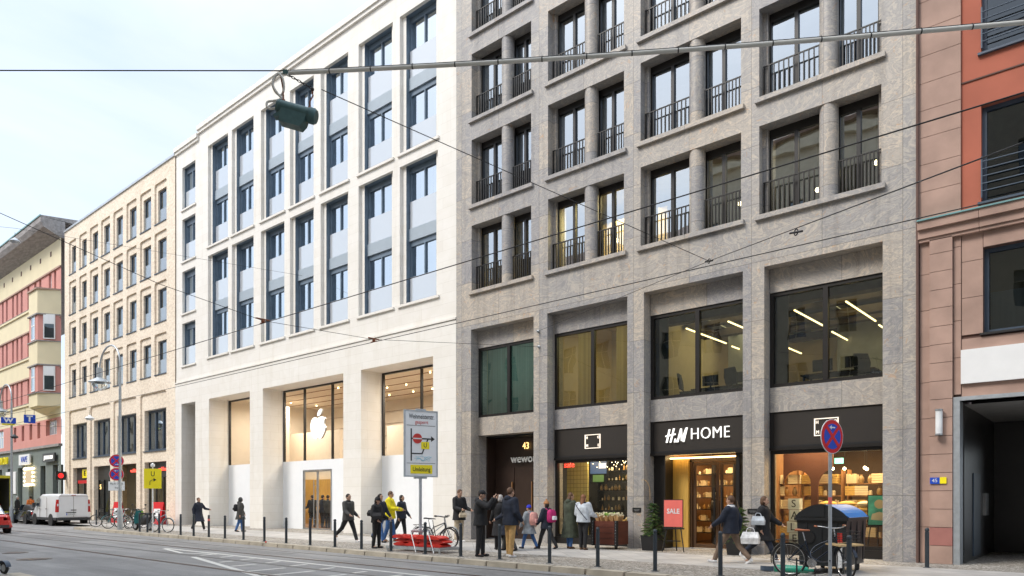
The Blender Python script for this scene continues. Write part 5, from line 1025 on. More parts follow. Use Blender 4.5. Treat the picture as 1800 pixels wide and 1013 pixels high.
mb=MB(); mb.tube(cat([(-10.86,19.05,1.5),(-10.85,19.0,1.9),(-10.95,18.95,2.1),(-11.08,18.95,2.12)]),[.008]*13,'kraft',5); tag(mb.build('bare_twig',origin=(-10.86,19,1.5)),'thin bare branch rising above the left conifer','twig')
# sale easel
T=thing('easel','black wooden easel standing before the shop entrance','easel',(-9.98,18.9,0),.25)
for a,b in (((-.32,-.12,0),(-.14,.05,1.05)),((.32,-.12,0),(.14,.05,1.05)),((0,.35,0),(0,.08,1.05))): mb=MB(); mb.tube([a,b],.018,'black',6); mb.build('leg',T)
mb=MB(); mb.box(-.30,.30,-.06,.02,.66,.70,'black'); mb.box(-.20,.20,-.05,-.02,.30,.33,'black'); mb.build('ledge',T)
T=thing('sale_poster','coral red poster reading SALE on the easel','poster',(-9.98,18.87,.70),.25); mb=MB(); mb.box(-.29,.29,-.03,-.005,.01,.83,'black'); mb.build('frame',T); mb=MB(); mb.box(-.27,.27,-.034,-.03,.03,.81,'coral'); mb.build('sheet',T); text('SALE',.20,'white_plastic',.002,TR(0,-.036,.48),'lettering',T,.88,off=.004)
# windblown things: red cap on the pavement
mb=MB(); mb.lathe([(.03,0),(.035,.04),(.0,.06)],(-22.9,13.35,0),'red_plastic',8); tag(mb.build('paper_cup',origin=(-22.9,13.35,0)),'tiny red cup lying near the kerb before the white building','litter')
for x,y,l,w_ in ((-49.6,18.4,'red and white advertising board leaning by the lamp post',.36),(-44.0,18.6,'red advertising board with white picture behind the yellow detour sign',.42)):
    T=thing('advertising_board',l,'sandwich board',(x,y,0),SA-.9); mb=MB(); mb.add([(-w_,-.3,0),(w_,-.3,0),(w_,0,1.35),(-w_,0,1.35)],[(0,1,2,3)],'red_sign'); mb.add([(-w_,.3,0),(w_,.3,0),(w_,0.01,1.35),(-w_,0.01,1.35)],[(3,2,1,0)],'red_sign'); mb.build('panel',T); mb=MB(); mb.add([(-w_*.6,-.235,.35),(w_*.6,-.235,.35),(w_*.6,-.105,.95),(-w_*.6,-.105,.95)],[(0,1,2,3)],'white_paint'); mb.build('picture',T)
# ================= goods inside the shops =================
random.seed(5)
def shelf(par_label,x0,x1,y,zs,mn='black',dep=.35,cat_='shelf',h=None,grp=None):
    T=thing('shelf_unit',par_label,cat_,((x0+x1)/2,y,0),world=True,group=grp); h=h or zs[-1]+.4
    for x in (x0,x1-.03): mb=MB(); mb.box(x,x+.03,y,y+dep,.03,h,mn); mb.build('side',T)
    for z in zs: mb=MB(); mb.box(x0+.03,x1-.03,y,y+dep,z-.03,z,mn); mb.build('board',T)
    return T
protos={}; ADJ=dict(amber='amber',ivory='ivory',bottle='dark',vase='brown',linen='linen coloured',cushion='mustard'); SH=['lowest','second lowest','third','fourth','fifth','topmost']
def item(kind,x,y,z,s,label,cat_,grp,mn):
    k=(kind,mn)
    if k not in protos:
        mb=MB()
        if kind=='vase': mb.lathe([(.04,0),(.07,.06),(.06,.14),(.025,.19),(.03,.22)],(0,0,0),mn,10)
        elif kind=='bottle': mb.lathe([(.035,0),(.035,.14),(.012,.18),(.012,.24)],(0,0,0),mn,8)
        elif kind=='jar': mb.lathe([(.05,0),(.05,.1),(.035,.115),(.035,.13)],(0,0,0),mn,10)
        elif kind=='cushion': mb.ball((0,0,.09),(.24,.2,.09),mn,14,8)
        elif kind=='towels': 
            for i in range(4): mb.box(-.15,.15,-.1,.1,.002+i*.06,.055+i*.06,mn)
        elif kind=='candle': mb.lathe([(.03,0),(.03,.09)],(0,0,0),mn,8)
        elif kind=='book': 
            for i in range(5): mb.box(-.12+.05*i,-.075+.05*i,-.1,.1,0,.24-.02*(i%3),mn)
        o=mb.build(kind); o['_first']=1; protos[k]=o
    else: o=protos[k].copy(); COL.objects.link(o)
    o.location=(x,y,z); o.scale=(s,s,s); o.rotation_euler=(0,0,random.uniform(-.4,.4)); tag(o,label,cat_,grp); return o
mat('amber',(.42,.22,.05),.3,var=.4,scale=2); mat('linen',(.66,.55,.36),.8,var=.1); mat('rustred',(.10,.035,.02),.7); mat('ivory',(.75,.66,.48),.6)
# second bay: dark shelves with bottles, tiled wall, screen
T=thing('tiled_wall','yellow tiled partition in the window of the second bay','partition',(-15.1,21.0,0),world=True); mb=MB(); mb.box(-15.7,-14.5,21.0,21.1,.03,3.6,'tiles'); mb.build('wall',T)
T=thing('screen','blue and green lit screen hanging in the window of the second bay','screen',(-13.85,20.7,2.5),world=True); mb=MB(); mb.box(-14.2,-13.45,20.7,20.75,2.1,2.95,'black'); mb.build('case',T); mb=MB(); mb.box(-14.16,-13.49,20.69,20.70,2.42,2.92,'screen_blue'); mb.box(-14.05,-13.6,20.69,20.70,2.14,2.38,'screen_green'); mb.build('display',T); mb=MB(); mb.box(-13.8,-13.5,20.682,20.689,2.6,2.78,'sign_cream'); mb.build('bright_panel',T)
zs=[.75,1.15,1.5,1.85,2.2,2.55]
shelf('black shelf unit full of bottles in the window of the second bay',-14.2,-11.9,21.2,zs,'black',h=2.95)
for z in zs:
    for i in range(15):
        kd,mn=random.choice((('bottle','amber'),('jar','ivory'),('bottle','bottle'),('vase','vase'),('candle','linen')))
        item(kd,-14.1+i*.15+random.uniform(-.03,.03),21.33,z,random.uniform(.7,1.0),ADJ[mn]+' '+kd+', '+ORD[i]+' from left on the '+SH[zs.index(z)]+' black shelf of the second bay',kd,'goods on the shelves of the second bay',mn)
T=thing('fairy_lights','string of warm fairy lights along the top of the second bay window','string lights',(-13,20.3,2.8),world=True); mb=MB()
for i in range(34): mb.ball((-14.0+i*.065,20.45+random.uniform(-.25,.3),2.72+random.uniform(-.09,.12)),.012,'bulb',5,4)
mb.build('bulbs',T)
mb=MB(); mb.box(-12.7,-11.97,20.2,20.7,.03,.75,'wood'); tag(mb.build('display_table',origin=(-12.3,20.4,0)),'low wooden display table behind the flower cart window','table')
for i in range(5): item('cushion',-12.5+.11*i,20.4,.75+.07*i%.2,.7,'cushion on the low table behind the flower cart, '+ORD[i]+' from left','cushion','cushions by the flower cart window','ivory' if i%2 else 'cushion')
text('sale',.30,'neon_red',.02,TR(-14.75,D+.75,2.74),'neon_sign'); o=bpy.data.objects['neon_sign']; tag(o,'red neon lettering at the top left of the second bay window','sign')
# third bay interior
for k,(x0,x1,y) in enumerate(((-11.45,-10.65,22.9),(-10.5,-9.75,22.6),(-9.5,-8.7,22.3),(-11.1,-10.9,20.6))):
    shelf('dark shelf unit with goods inside the entrance, '+['far left','centre','right','narrow one by the gold panel'][k],x0,x1,y,[.4,.8,1.2,1.6,2.0,2.4],'black')
    for z in [.4,.8,1.2,1.6,2.0,2.4]:
        x=x0+.1; q_=-1
        while x<x1-.08:
            q_+=1
            kd,mn=random.choice((('jar','ivory'),('vase','vase'),('candle','ivory'),('book','linen'),('vase','amber'))); item(kd,x,y+.15,z,.8,ADJ[mn]+' '+dict(book='book row').get(kd,kd)+', '+ORD[q_]+' on the '+SH[int((z-.3)/.4)]+' board of the '+['far left','far centre','right','narrow'][k]+' entrance shelf',dict(book='books').get(kd,kd),'goods on the shelves inside the entrance',mn); x+=.17
# fourth bay
SL=[.45,.85,1.25,1.65,2.0]
for k,(x0,x1,y) in enumerate(((-8.1,-7.35,21.7),(-7.3,-6.2,21.95),(-6.1,-4.5,22.1))):
    shelf('tall shelf unit with lit goods in the window of the fourth bay, '+['left','middle','right'][k],x0,x1,y,SL,'wood')
    for z in SL:
        x=x0+.12; q_=-1
        while x<x1-.1:
            q_+=1
            kd,mn=random.choice((('towels','linen'),('vase','vase'),('jar','ivory'),('book','linen'),('towels','cushion'),('vase','amber'),('towels','ivory'))); item(kd,x,y+.10,z,1.15,ADJ[mn]+' '+dict(towels='folded towels',book='books').get(kd,kd)+', '+ORD[q_]+' on the '+SH[SL.index(z)]+' board of the '+['left','middle','right'][k]+' fourth bay shelf',dict(towels='towels',book='books').get(kd,kd),'goods on the shelves of the fourth bay',mn); x+=.24
T=thing('display_table','wide wooden display table with cushions in the window of the fourth bay','table',(-5.6,21.3,0),world=True); mb=MB(); mb.box(-6.6,-4.7,21.0,21.7,.80,.86,'wood'); mb.build('top',T)
for x in (-6.55,-4.8):
    for y in (21.05,21.6): mb=MB(); mb.box(x,x+.06,y,y+.06,.03,.8,'wood'); mb.build('leg',T)
for i in range(4):
    for q in range(4): item('cushion',-6.4+.5*i,21.35,.86+.15*q,1.,'plump mustard cushion, '+['bottom','second','third','top'][q]+' of the '+['leftmost','second','third','rightmost'][i]+' pile in the fourth bay window','cushion','cushion piles in the fourth bay window',('cushion','ivory','linen','cushion')[(i+q)%4])
for i in range(5): item('vase',-6.5+.42*i,21.1,.86,1.1,'vase at the front of the fourth bay display table, '+ORD[i]+' from left','vase','vases on the fourth bay table',('rustred','amber','vase')[i%3])
T=thing('round_arch','dark brown arched partition at the left of the fourth bay window','partition',(-7.2,21.9,0),world=True); mb=MB()
pts=[(-7.75,3.5)]+[(-7.75,2.0)]+[(-7.35+.40*math.cos(t),2.0+.40*math.sin(t)) for t in [PI-i*PI/10 for i in range(11)]]+[(-6.95,.05),(-6.75,.05),(-6.75,1.9)]+[(-6.35+.40*math.cos(t),1.9+.5*math.sin(t)) for t in [PI-i*PI/10 for i in range(6)]]+[(-6.3,3.5)]
mb.prism(pts,'y',21.55,21.62,'rustred'); mb.build('panel',T)
for i,(x,z,y) in enumerate(((-6.35,2.42,21.6),(-5.95,2.40,21.3),(-5.6,2.44,22),(-5.42,2.38,21.5),(-5.1,2.46,22.3),(-6.9,2.5,21.6))):
    T=thing('pendant_lamp','small warm bulb pendant in the fourth bay window, '+['third','fourth','fifth','sixth','seventh and last','leftmost'][i]+' counted from left','pendant lamp',(x,y,z),group='pendant bulbs in the fourth bay window'); mb=MB(); mb.ball((0,0,0),.045,'bulb',8,6); mb.build('bulb',T); mb=MB(); mb.tube([(0,0,.04),(0,0,3.85-z)],.005,'black',4); mb.build('cord',T)
T=thing('exit_sign','small green lit exit sign inside the fourth bay','sign',(-6.3,22,2.66),world=True); mb=MB(); mb.box(-6.42,-6.18,22,22.03,2.58,2.74,'exit_green'); mb.build('panel',T)
for i,(c,dx) in enumerate(zip('SALE',(0,.02,-.03,.02))):
    z=1.25-i*.325; T=thing('letter_box','pale green cube with the letter '+c+' stacked in the fourth bay window','letter box',(-7.03+dx,20.35,z),.05*(-1)**i,'letter boxes spelling SALE'); mb=MB(); mb.box(-.155,.155,0,.3,0,.31,'lcd_white'); mb.box(-.16,.16,-.004,.304,-.006,.0,'rustred'); mb.build('box',T); text(c,.30,'black',.003,TR(0,-.004,.155),'letter',T)
T=thing('stool','dark stool under the stacked letter boxes','stool',(-7.03,20.5,0)); mb=MB(); mb.box(-.18,.18,-.18,.18,.22,.26,'black'); mb.build('seat',T)
for x in (-.15,.15):
    for y in (-.15,.15): mb=MB(); mb.box(x-.015,x+.015,y-.015,y+.015,.03,.22,'black'); mb.build('leg',T)
T=thing('easel','black easel inside the right end of the fourth bay window','easel',(-4.88,20.5,0),.3)
for a,b in (((-.3,-.1,.03),(-.15,.1,1.1)),((.3,-.1,.03),(.15,.1,1.1)),((0,.35,.03),(0,.12,1.1))): mb=MB(); mb.tube([a,b],.016,'black',6); mb.build('leg',T)
mb=MB(); mb.box(-.26,.26,-.04,.06,.82,.85,'black'); mb.build('ledge',T)
T=thing('framed_poster','teal framed poster on the easel inside the fourth bay window','poster',(-4.88,20.47,.85),.3); mb=MB(); mb.box(-.26,.26,-.03,0,0,.80,'black'); mb.build('frame',T); mb=MB(); mb.box(-.24,.24,-.034,-.03,.02,.78,'poster_teal'); mb.build('sheet',T); mb=MB(); mb.lathe([(.12,0),(.12,-.002)],(.02,-.035,.56),'linen',16,'y'); mb.prism([(-.18,.15),(.16,.12),(.19,.30),(.02,.36),(-.15,.30)],'y',-.038,-.035,'ivory'); mb.build('picture',T)
# office chairs and desks upstairs
for i,(x,y,l) in enumerate(((-5.25,20.9,'in the fourth bay'),(-10.5,20.9,'at the left of the third bay'),(-9.0,21.1,'at the right of the third bay'))):
    T=thing('office_chair','dark office chair behind the first floor glass '+l,'chair',(x,y,4.45),.8+i)
    mb=MB(); mb.loft([[(-.24,-.24,.42),(.24,-.24,.42),(.26,.24,.42),(-.26,.24,.42)],[(-.26,-.26,.50),(.26,-.26,.50),(.27,.25,.50),(-.27,.25,.50)]],'int_dark',False); mb.build('seat',T)
    mb=MB(); mb.loft([[(-.2,.22,.6),(.2,.22,.6),(.2,.28,.6),(-.2,.28,.6)],[(-.25,.25,.85),(.25,.25,.85),(.25,.31,.85),(-.25,.31,.85)],[(-.20,.30,1.1),(.20,.30,1.1),(.2,.35,1.1),(-.2,.35,1.1)]],'int_dark'); mb.build('backrest',T); mb=MB(); mb.tube([(0,0,.05),(0,0,.42)],.03,'int_dark'); mb.tube([(0,.1,.45),(0,.27,.65)],.02,'int_dark'); mb.build('column',T)
    for k in range(5): mb=MB(); mb.tube([(0,0,.1),(.3*math.cos(k*1.256),.3*math.sin(k*1.256),.04)],.02,'int_dark',5); mb.build('leg',T)
for i,(x,y,l) in enumerate(((-6.2,21.8,'in the fourth bay'),(-9.9,22.2,'in the third bay'))):
    T=thing('desk','long office desk behind the first floor glass '+l,'desk',(x,y,4.45)); mb=MB(); mb.box(-1,1,-.4,.4,.70,.74,'int_brown'); mb.build('top',T)
    for sx in (-.95,.9):
        for sy in (-.35,.3): mb=MB(); mb.box(sx,sx+.05,sy,sy+.05,0,.7,'int_dark'); mb.build('leg',T)
    for k in (-.5,.4):
        S_=thing('monitor','dark computer monitor on the desk '+l+', '+('left' if k<0 else 'right')+' one','monitor',(x+k,y,5.19)); mb=MB(); mb.box(-.28,.28,0,.03,.12,.46,'int_dark'); mb.build('screen',S_); mb=MB(); mb.box(-.1,.1,-.05,.1,.0,.015,'int_dark'); mb.box(-.02,.02,.031,.06,.015,.25,'int_dark'); mb.build('stand',S_)
# tables in the portal shop
for i,(x,y) in enumerate(((-32.9,22.9),(-35.5,24.2))):
    T=thing('shop_table','pale wooden display table inside the glass door, '+['nearer','farther'][i],'table',(x,y,0)); mb=MB(); mb.box(-1.2,1.2,-.5,.5,.86,.93,'wood_gold'); mb.build('top',T)
    for sx in (-1.1,1.05):
        for sy in (-.45,.4): mb=MB(); mb.box(sx,sx+.06,sy,sy+.06,.03,.86,'wood_gold'); mb.build('leg',T)
# ================= vehicles =================
mat('van_white',(.74,.75,.76),.28,var=.03,coat=.6); mat('car_black',(.02,.023,.028),.18,.3,coat=1); mat('car_red',(.55,.012,.008),.2,var=.05,coat=1); mat('truck_yellow',(.62,.55,.02),.4,var=.15,scale=5); mat('lens_red',(.45,.01,.01),.15); mat('lens_white',(.7,.7,.72),.1); mat('plate_white',(.75,.76,.75),.4); mat('trim',(.03,.032,.035),.6)
def rr(x,w_,z0,z1,tp=.9,n=5,r=.12,bt=1.0):       # rounded closed ring in the YZ plane at x
    pts=[]
    for (sy,sz,a0) in ((1,0,-90),(1,1,0),(-1,1,90),(-1,0,180)):
        ww=w_*(tp if sz else bt); cz=(z1-r) if sz else (z0+r*.6); cy=sy*(ww-r); rv=r if sz else r*.6
        for i in range(n): a=R(a0+90*i/(n-1)); pts.append((x,cy+r*math.cos(a),cz+rv*math.sin(a)))
    return pts
def wheels(T,xs,w_,r,tyre='rubber',rim='galv'):
    for x in xs:
        for s in (1,-1):
            y=s*(w_-.11); mb=MB(); mb.lathe([(r*.62,-.10),(r*.9,-.11),(r,-.08),(r,.08),(r*.9,.11),(r*.62,.10)],(x,y,r),tyre,24,'y'); W=mb.build('wheel',T)
            mb=MB(); mb.lathe([(r*.62,-.085),(r*.5,-.06),(.06,-.07),(0,-.08)],(x,y,r),rim,20,'y'); mb.lathe([(r*.62,.085),(r*.5,.06),(.06,.07),(0,.08)],(x,y,r),rim,20,'y')
            for k in range(5): a=k*1.2566; mb.tube([(x,y+s*.088,r),(x+r*.55*math.cos(a),y+s*.088,r+r*.55*math.sin(a))],.022,rim,5)
            mb.build('rim',W)
# van: rear at x=0, nose towards -x
V=thing('delivery_van','white delivery van parked at the kerb, rear doors towards the camera','van',(-49.1,15.65,0),.0)
V.location.z=-.12
mb=MB(); st=[(0,.93,.42,1.93,.86),(-.06,.95,.40,1.96,.87),(-1.6,.96,.38,1.98,.88),(-3.1,.96,.38,1.97,.87),(-3.55,.96,.38,1.86,.85),(-4.25,.95,.38,1.24,.90),(-4.85,.90,.38,1.0,.88),(-5.05,.80,.42,.85,.88)]
mb.loft([rr(*s[:4],tp=s[4],r=.14) for s in st],'van_white'); B=mb.build('body',V)
mb=MB(); mb.box(-5.0,.03,-.965,.965,.36,.52,'trim'); mb.build('sill_trim',V)
mb=MB(); mb.loft([[(.0,-.95,.34),(.0,.95,.34),(.0,.95,.52),(.0,-.95,.52)],[(.12,-.90,.36),(.12,.90,.36),(.12,.90,.50),(.12,-.90,.50)]],'trim',False); mb.build('rear_bumper',V)
mb=MB(); mb.box(.003,.012,-.006,.006,.55,1.82,'joint'); mb.box(.003,.010,-.80,.80,1.82,1.83,'joint'); mb.box(.003,.010,-.80,.80,.54,.55,'joint'); mb.build('door_seam',V); mb=MB(); mb.box(.012,.03,-.15,.15,.95,1.0,'trim'); mb.build('latch',V); mb=MB(); mb.box(-1.65,-1.64,-.973,-.955,.5,1.75,'joint'); mb.build('door_seam',V); mb=MB(); mb.box(-3.0,-2.99,-.973,-.955,.5,1.75,'joint'); mb.build('door_seam',V)
for x in (-1.9,-3.15): mb=MB(); mb.box(x,x+.2,-.985,-.955,1.02,1.06,'trim'); mb.build('door_handle',V)
for s in (1,-1): mb=MB(); mb.loft([[(.01,s*.955,.85),(.01,s*.80,.85),(-.10,s*.975,.85)],[(.015,s*.935,1.2),(.015,s*.80,1.2),(-.10,s*.962,1.2)],[(.01,s*.90,1.62),(.01,s*.80,1.62),(-.08,s*.925,1.62)]],'lens_red',False); mb.build('tail_light',V); mb=MB(); mb.box(.005,.018,s*.82,s*.90,1.22,1.36,'lens_white'); mb.build('lens',V)
mb=MB(); mb.box(.004,.03,-.12,.12,1.87,1.90,'lens_red'); mb.build('brake_light',V)
P=MB(); P.box(.004,.018,-.40,.12,.66,.78,'plate_white'); P.box(.019,.02,-.40,-.35,.66,.78,'blue_sign'); PL=P.build('number_plate',V); text('B TX 4307',.10,'black',.001,TR(.022,-.11,.72)@RZ(PI/2),'digits',PL,.8)
mb=MB(); mb.box(.004,.02,-.42,.14,.80,.85,'trim'); mb.build('grip',V)
mb=MB()
for s in (1,-1): mb.add([(-3.15,s*.955,1.22),(-4.02,s*.962,1.22),(-3.62,s*.90,1.72),(-3.15,s*.905,1.74)],[(0,1,2,3)],'car_glass')
mb.build('side_window',V)
mb=MB(); mb.add([(-4.22,-.80,1.28),(-4.22,.80,1.28),(-3.62,.74,1.80),(-3.62,-.74,1.80)],[(0,1,2,3)],'car_glass'); mb.build('windscreen',V)
for s in (1,-1): mb=MB(); mb.box(-3.85,-3.72,s*.98,s*1.14,1.15,1.42,'trim'); mb.build('mirror',V)
for x in (-.95,-4.0):
    for s in (1,-1): mb=MB(); mb.lathe([(.40,-.02),(.40,.015)],(x,s*.962,.34),'black',24,'y'); mb.build('wheel_arch',V)
wheels(V,(-.95,-4.0),.97,.33,rim='galv')
def car(label,loc,rz,paint,L_=4.3,w_=.9,low=1.3,openr=False):
    T=thing('parked_car' if not paint=='car_red' else 'moving_car',label,'car',loc,rz)
    mb=MB(); st=[(0,.70,.40,.82),(-.12,w_-.03,.26,.90),(-.9,w_,.22,.93),(-2.2,w_,.22,.90),(-3.1,w_,.22,.86),(-3.9,w_-.05,.24,.72),(-L_,.62,.34,.58)]
    mb.loft([rr(*s,tp=.88,r=.13) for s in st],paint); mb.build('body',T)
    if not openr:
        mb=MB(); mb.loft([rr(-.35,.66,.86,.95,.9,r=.04),rr(-.95,.74,.86,low-.03,.80,r=.1),rr(-1.9,.76,.86,low+.03,.78,r=.1),rr(-2.35,.76,.86,low-.05,.80,r=.1),rr(-3.05,.74,.84,.90,.95,r=.04)],'car_glass'); mb.build('windows',T)
        mb=MB(); mb.loft([rr(-1.0,.60,low-.03,low+.015,.9,r=.02),rr(-1.9,.62,low,low+.05,.9,r=.02),rr(-2.2,.60,low-.03,low+.02,.9,r=.02)],paint); mb.build('roof',T)
    else:
        mb=MB(); mb.add([(-2.3,-.68,1.27),(-2.3,.68,1.27),(-2.85,.74,.88),(-2.85,-.74,.88)],[(0,1,2,3)],'car_glass'); mb.build('windscreen',T)
        mb=MB(); mb.loft([rr(-.5,.62,.88,1.0,.9,r=.05),rr(-1.2,.66,.86,1.22,.8,r=.1),rr(-2.25,.68,.86,1.28,.8,r=.1)],'black'); mb.build('soft_top',T)
    for s in (1,-1):
        mb=MB(); mb.box(-.06,.0,s*.48,s*.74,.64,.78,'lens_red'); mb.build('tail_light',T); mb=MB(); mb.ball((-L_+.22,s*.62,.60),(.14,.12,.09),'lens_white'); mb.build('headlight',T)
        mb=MB(); mb.ball((-2.6,s*1.0,.95),(.06,.1,.06),paint); mb.build('mirror',T)
    mb=MB(); mb.box(.0,.02,-.26,.26,.52,.62,'plate_white'); mb.build('number_plate',T); mb=MB(); mb.box(-.1,.04,-.7,.7,.28,.42,'trim'); mb.build('bumper',T)
    for x in (-.8,-3.3):
        for s in (1,-1): mb=MB(); mb.lathe([(.37,-.02),(.37,.012)],(x,s*(w_-.005),.31),'black',24,'y'); mb.build('wheel_arch',T)
    wheels(T,(-.8,-3.3),w_+.0,.31); return T
car('low black sports car with a closed soft top parked in front of the white van','x' and (-54.2,15.55,-.12),.0,'car_black',openr=True)
car('bright red car at the left edge, only its tail in view',(-40.5,9.45,-.12),.0,'car_red',low=1.42)
K=thing('box_truck','yellow framed box truck with its dark load box open at the far left','truck',(-61,14.2,-.12))
mb=MB()
for y in (-1.25,1.19): mb.box(-6,0,y,y+.06,.75,3.2,'truck_yellow')
mb.box(-6,0,-1.25,1.25,3.2,3.28,'truck_yellow'); mb.box(-6,-5.9,-1.19,1.19,.75,3.2,'int_dark'); mb.box(-6,0,-1.25,1.25,.68,.75,'truck_yellow'); mb.box(-5.9,-.1,-1.18,1.18,3.1,3.19,'int_dark'); mb.box(-5.9,-.1,1.10,1.18,.8,3.1,'int_dark'); mb.box(-.06,.03,-1.3,-1.12,.7,3.3,'truck_yellow'); mb.box(-.06,.03,1.12,1.3,.7,3.3,'truck_yellow'); mb.box(-.06,.04,-1.3,1.3,3.15,3.34,'truck_yellow'); mb.build('load_box',K)
mb=MB(); mb.box(-.1,.15,-1.1,1.1,.45,.6,'trim'); mb.box(-8,0,-.5,.5,.5,.68,'trim'); mb.build('chassis',K)
mb=MB(); mb.loft([rr(-6.1,1.1,.5,2.3,.95),rr(-7.2,1.1,.5,2.3,.92),rr(-7.9,1.05,.5,1.5,.92)],'truck_yellow'); mb.build('cab',K)
for s in (-.9,.9): mb=MB(); mb.box(.15,.17,s-.12,s+.12,.48,.58,'lens_red'); mb.build('tail_light',K)
wheels(K,(-1.4,-7.0),1.15,.42)
# ================= people =================
SKIN=(.50,.30,.21)
mat('skin',SKIN,.55,var=.06); mat('skin_dark',(.16,.08,.05),.55,var=.06); mat('lip',(.30,.10,.09),.5); mat('eye',(.02,.015,.012),.3); mat('hair_dark',(.022,.014,.010),.7,var=.4,scale=40,stretch=(1,1,.2)); mat('hair_brown',(.10,.05,.025),.7,var=.4,scale=40,stretch=(1,1,.2)); mat('hair_auburn',(.19,.08,.035),.7,var=.35,scale=40,stretch=(1,1,.2)); mat('hair_grey',(.42,.40,.38),.8,var=.2,scale=40)
def cloth(n,c,bump=1.): return mat(n,c,.85,var=.28,scale=9,bump=bump,bscale=9)
for n,c in dict(c_black=(.014,.014,.016),c_char=(.05,.05,.048),c_navy=(.012,.017,.032),c_yellow=(.80,.66,.01),c_olive=(.045,.055,.035),c_grey=(.24,.26,.28),c_ltgrey=(.50,.54,.58),c_khaki=(.50,.31,.12),c_jean=(.045,.12,.30),c_beige=(.46,.38,.27),c_blue=(.02,.03,.45),c_pink=(.62,.30,.26),c_magenta=(.45,.02,.14),c_white=(.74,.74,.74),c_brown=(.12,.065,.035),c_tan=(.36,.17,.07),c_orange=(.60,.16,.03),c_taupe=(.20,.14,.10)).items(): cloth(n,c)
def remesh(mb,vox,sm=3):
    me=bpy.data.meshes.new('r'); me.from_pydata([tuple(q) for q in mb.v],[],mb.f); me.update(); ob=bpy.data.objects.new('r',me); COL.objects.link(ob)
    bm=bmesh.new(); bm.from_mesh(me); bmesh.ops.recalc_face_normals(bm,faces=bm.faces); bm.to_mesh(me); bm.free()
    m=ob.modifiers.new('r','REMESH'); m.mode='VOXEL'; m.voxel_size=vox; s=ob.modifiers.new('s','SMOOTH'); s.factor=.6; s.iterations=sm
    dg=bpy.context.evaluated_depsgraph_get(); dg.update(); e=ob.evaluated_get(dg).to_mesh()
    out=([tuple(v.co) for v in e.vertices],[tuple(p.vertices) for p in e.polygons]); ob.evaluated_get(dg).to_mesh_clear(); bpy.data.objects.remove(ob); return out
def ell(mb,c,rx,ry,rz,mn='skin',M=None,n=14,k=10):
    vs=[Vector((rx*math.sin(PI*i/k)*math.cos(2*PI*j/n),ry*math.sin(PI*i/k)*math.sin(2*PI*j/n),rz*math.cos(PI*i/k))) for i in range(k+1) for j in range(n)]
    vs=[(M@v if M else v)+Vector(c) for v in vs]; mb.add(vs,[(i*n+j,(i+1)*n+j,(i+1)*n+(j+1)%n,i*n+(j+1)%n) for i in range(k) for j in range(n)],mn,True)
def cap(mb,a,b,ra,rb,mn='skin',n=12):
    a,b=Vector(a),Vector(b); d_=b-a; L_=d_.length; d_/=L_; pts=[];rs=[]
    for t in (-.95,-.7,-.3): pts.append(a+d_*ra*t); rs.append(ra*math.sqrt(1-t*t))
    for t in (0,.33,.66,1): pts.append(a.lerp(b,t)); rs.append(ra+(rb-ra)*t)
    for t in (.3,.7,.95): pts.append(b+d_*rb*t); rs.append(rb*math.sqrt(1-t*t))
    mb.tube(pts,rs,mn,n)
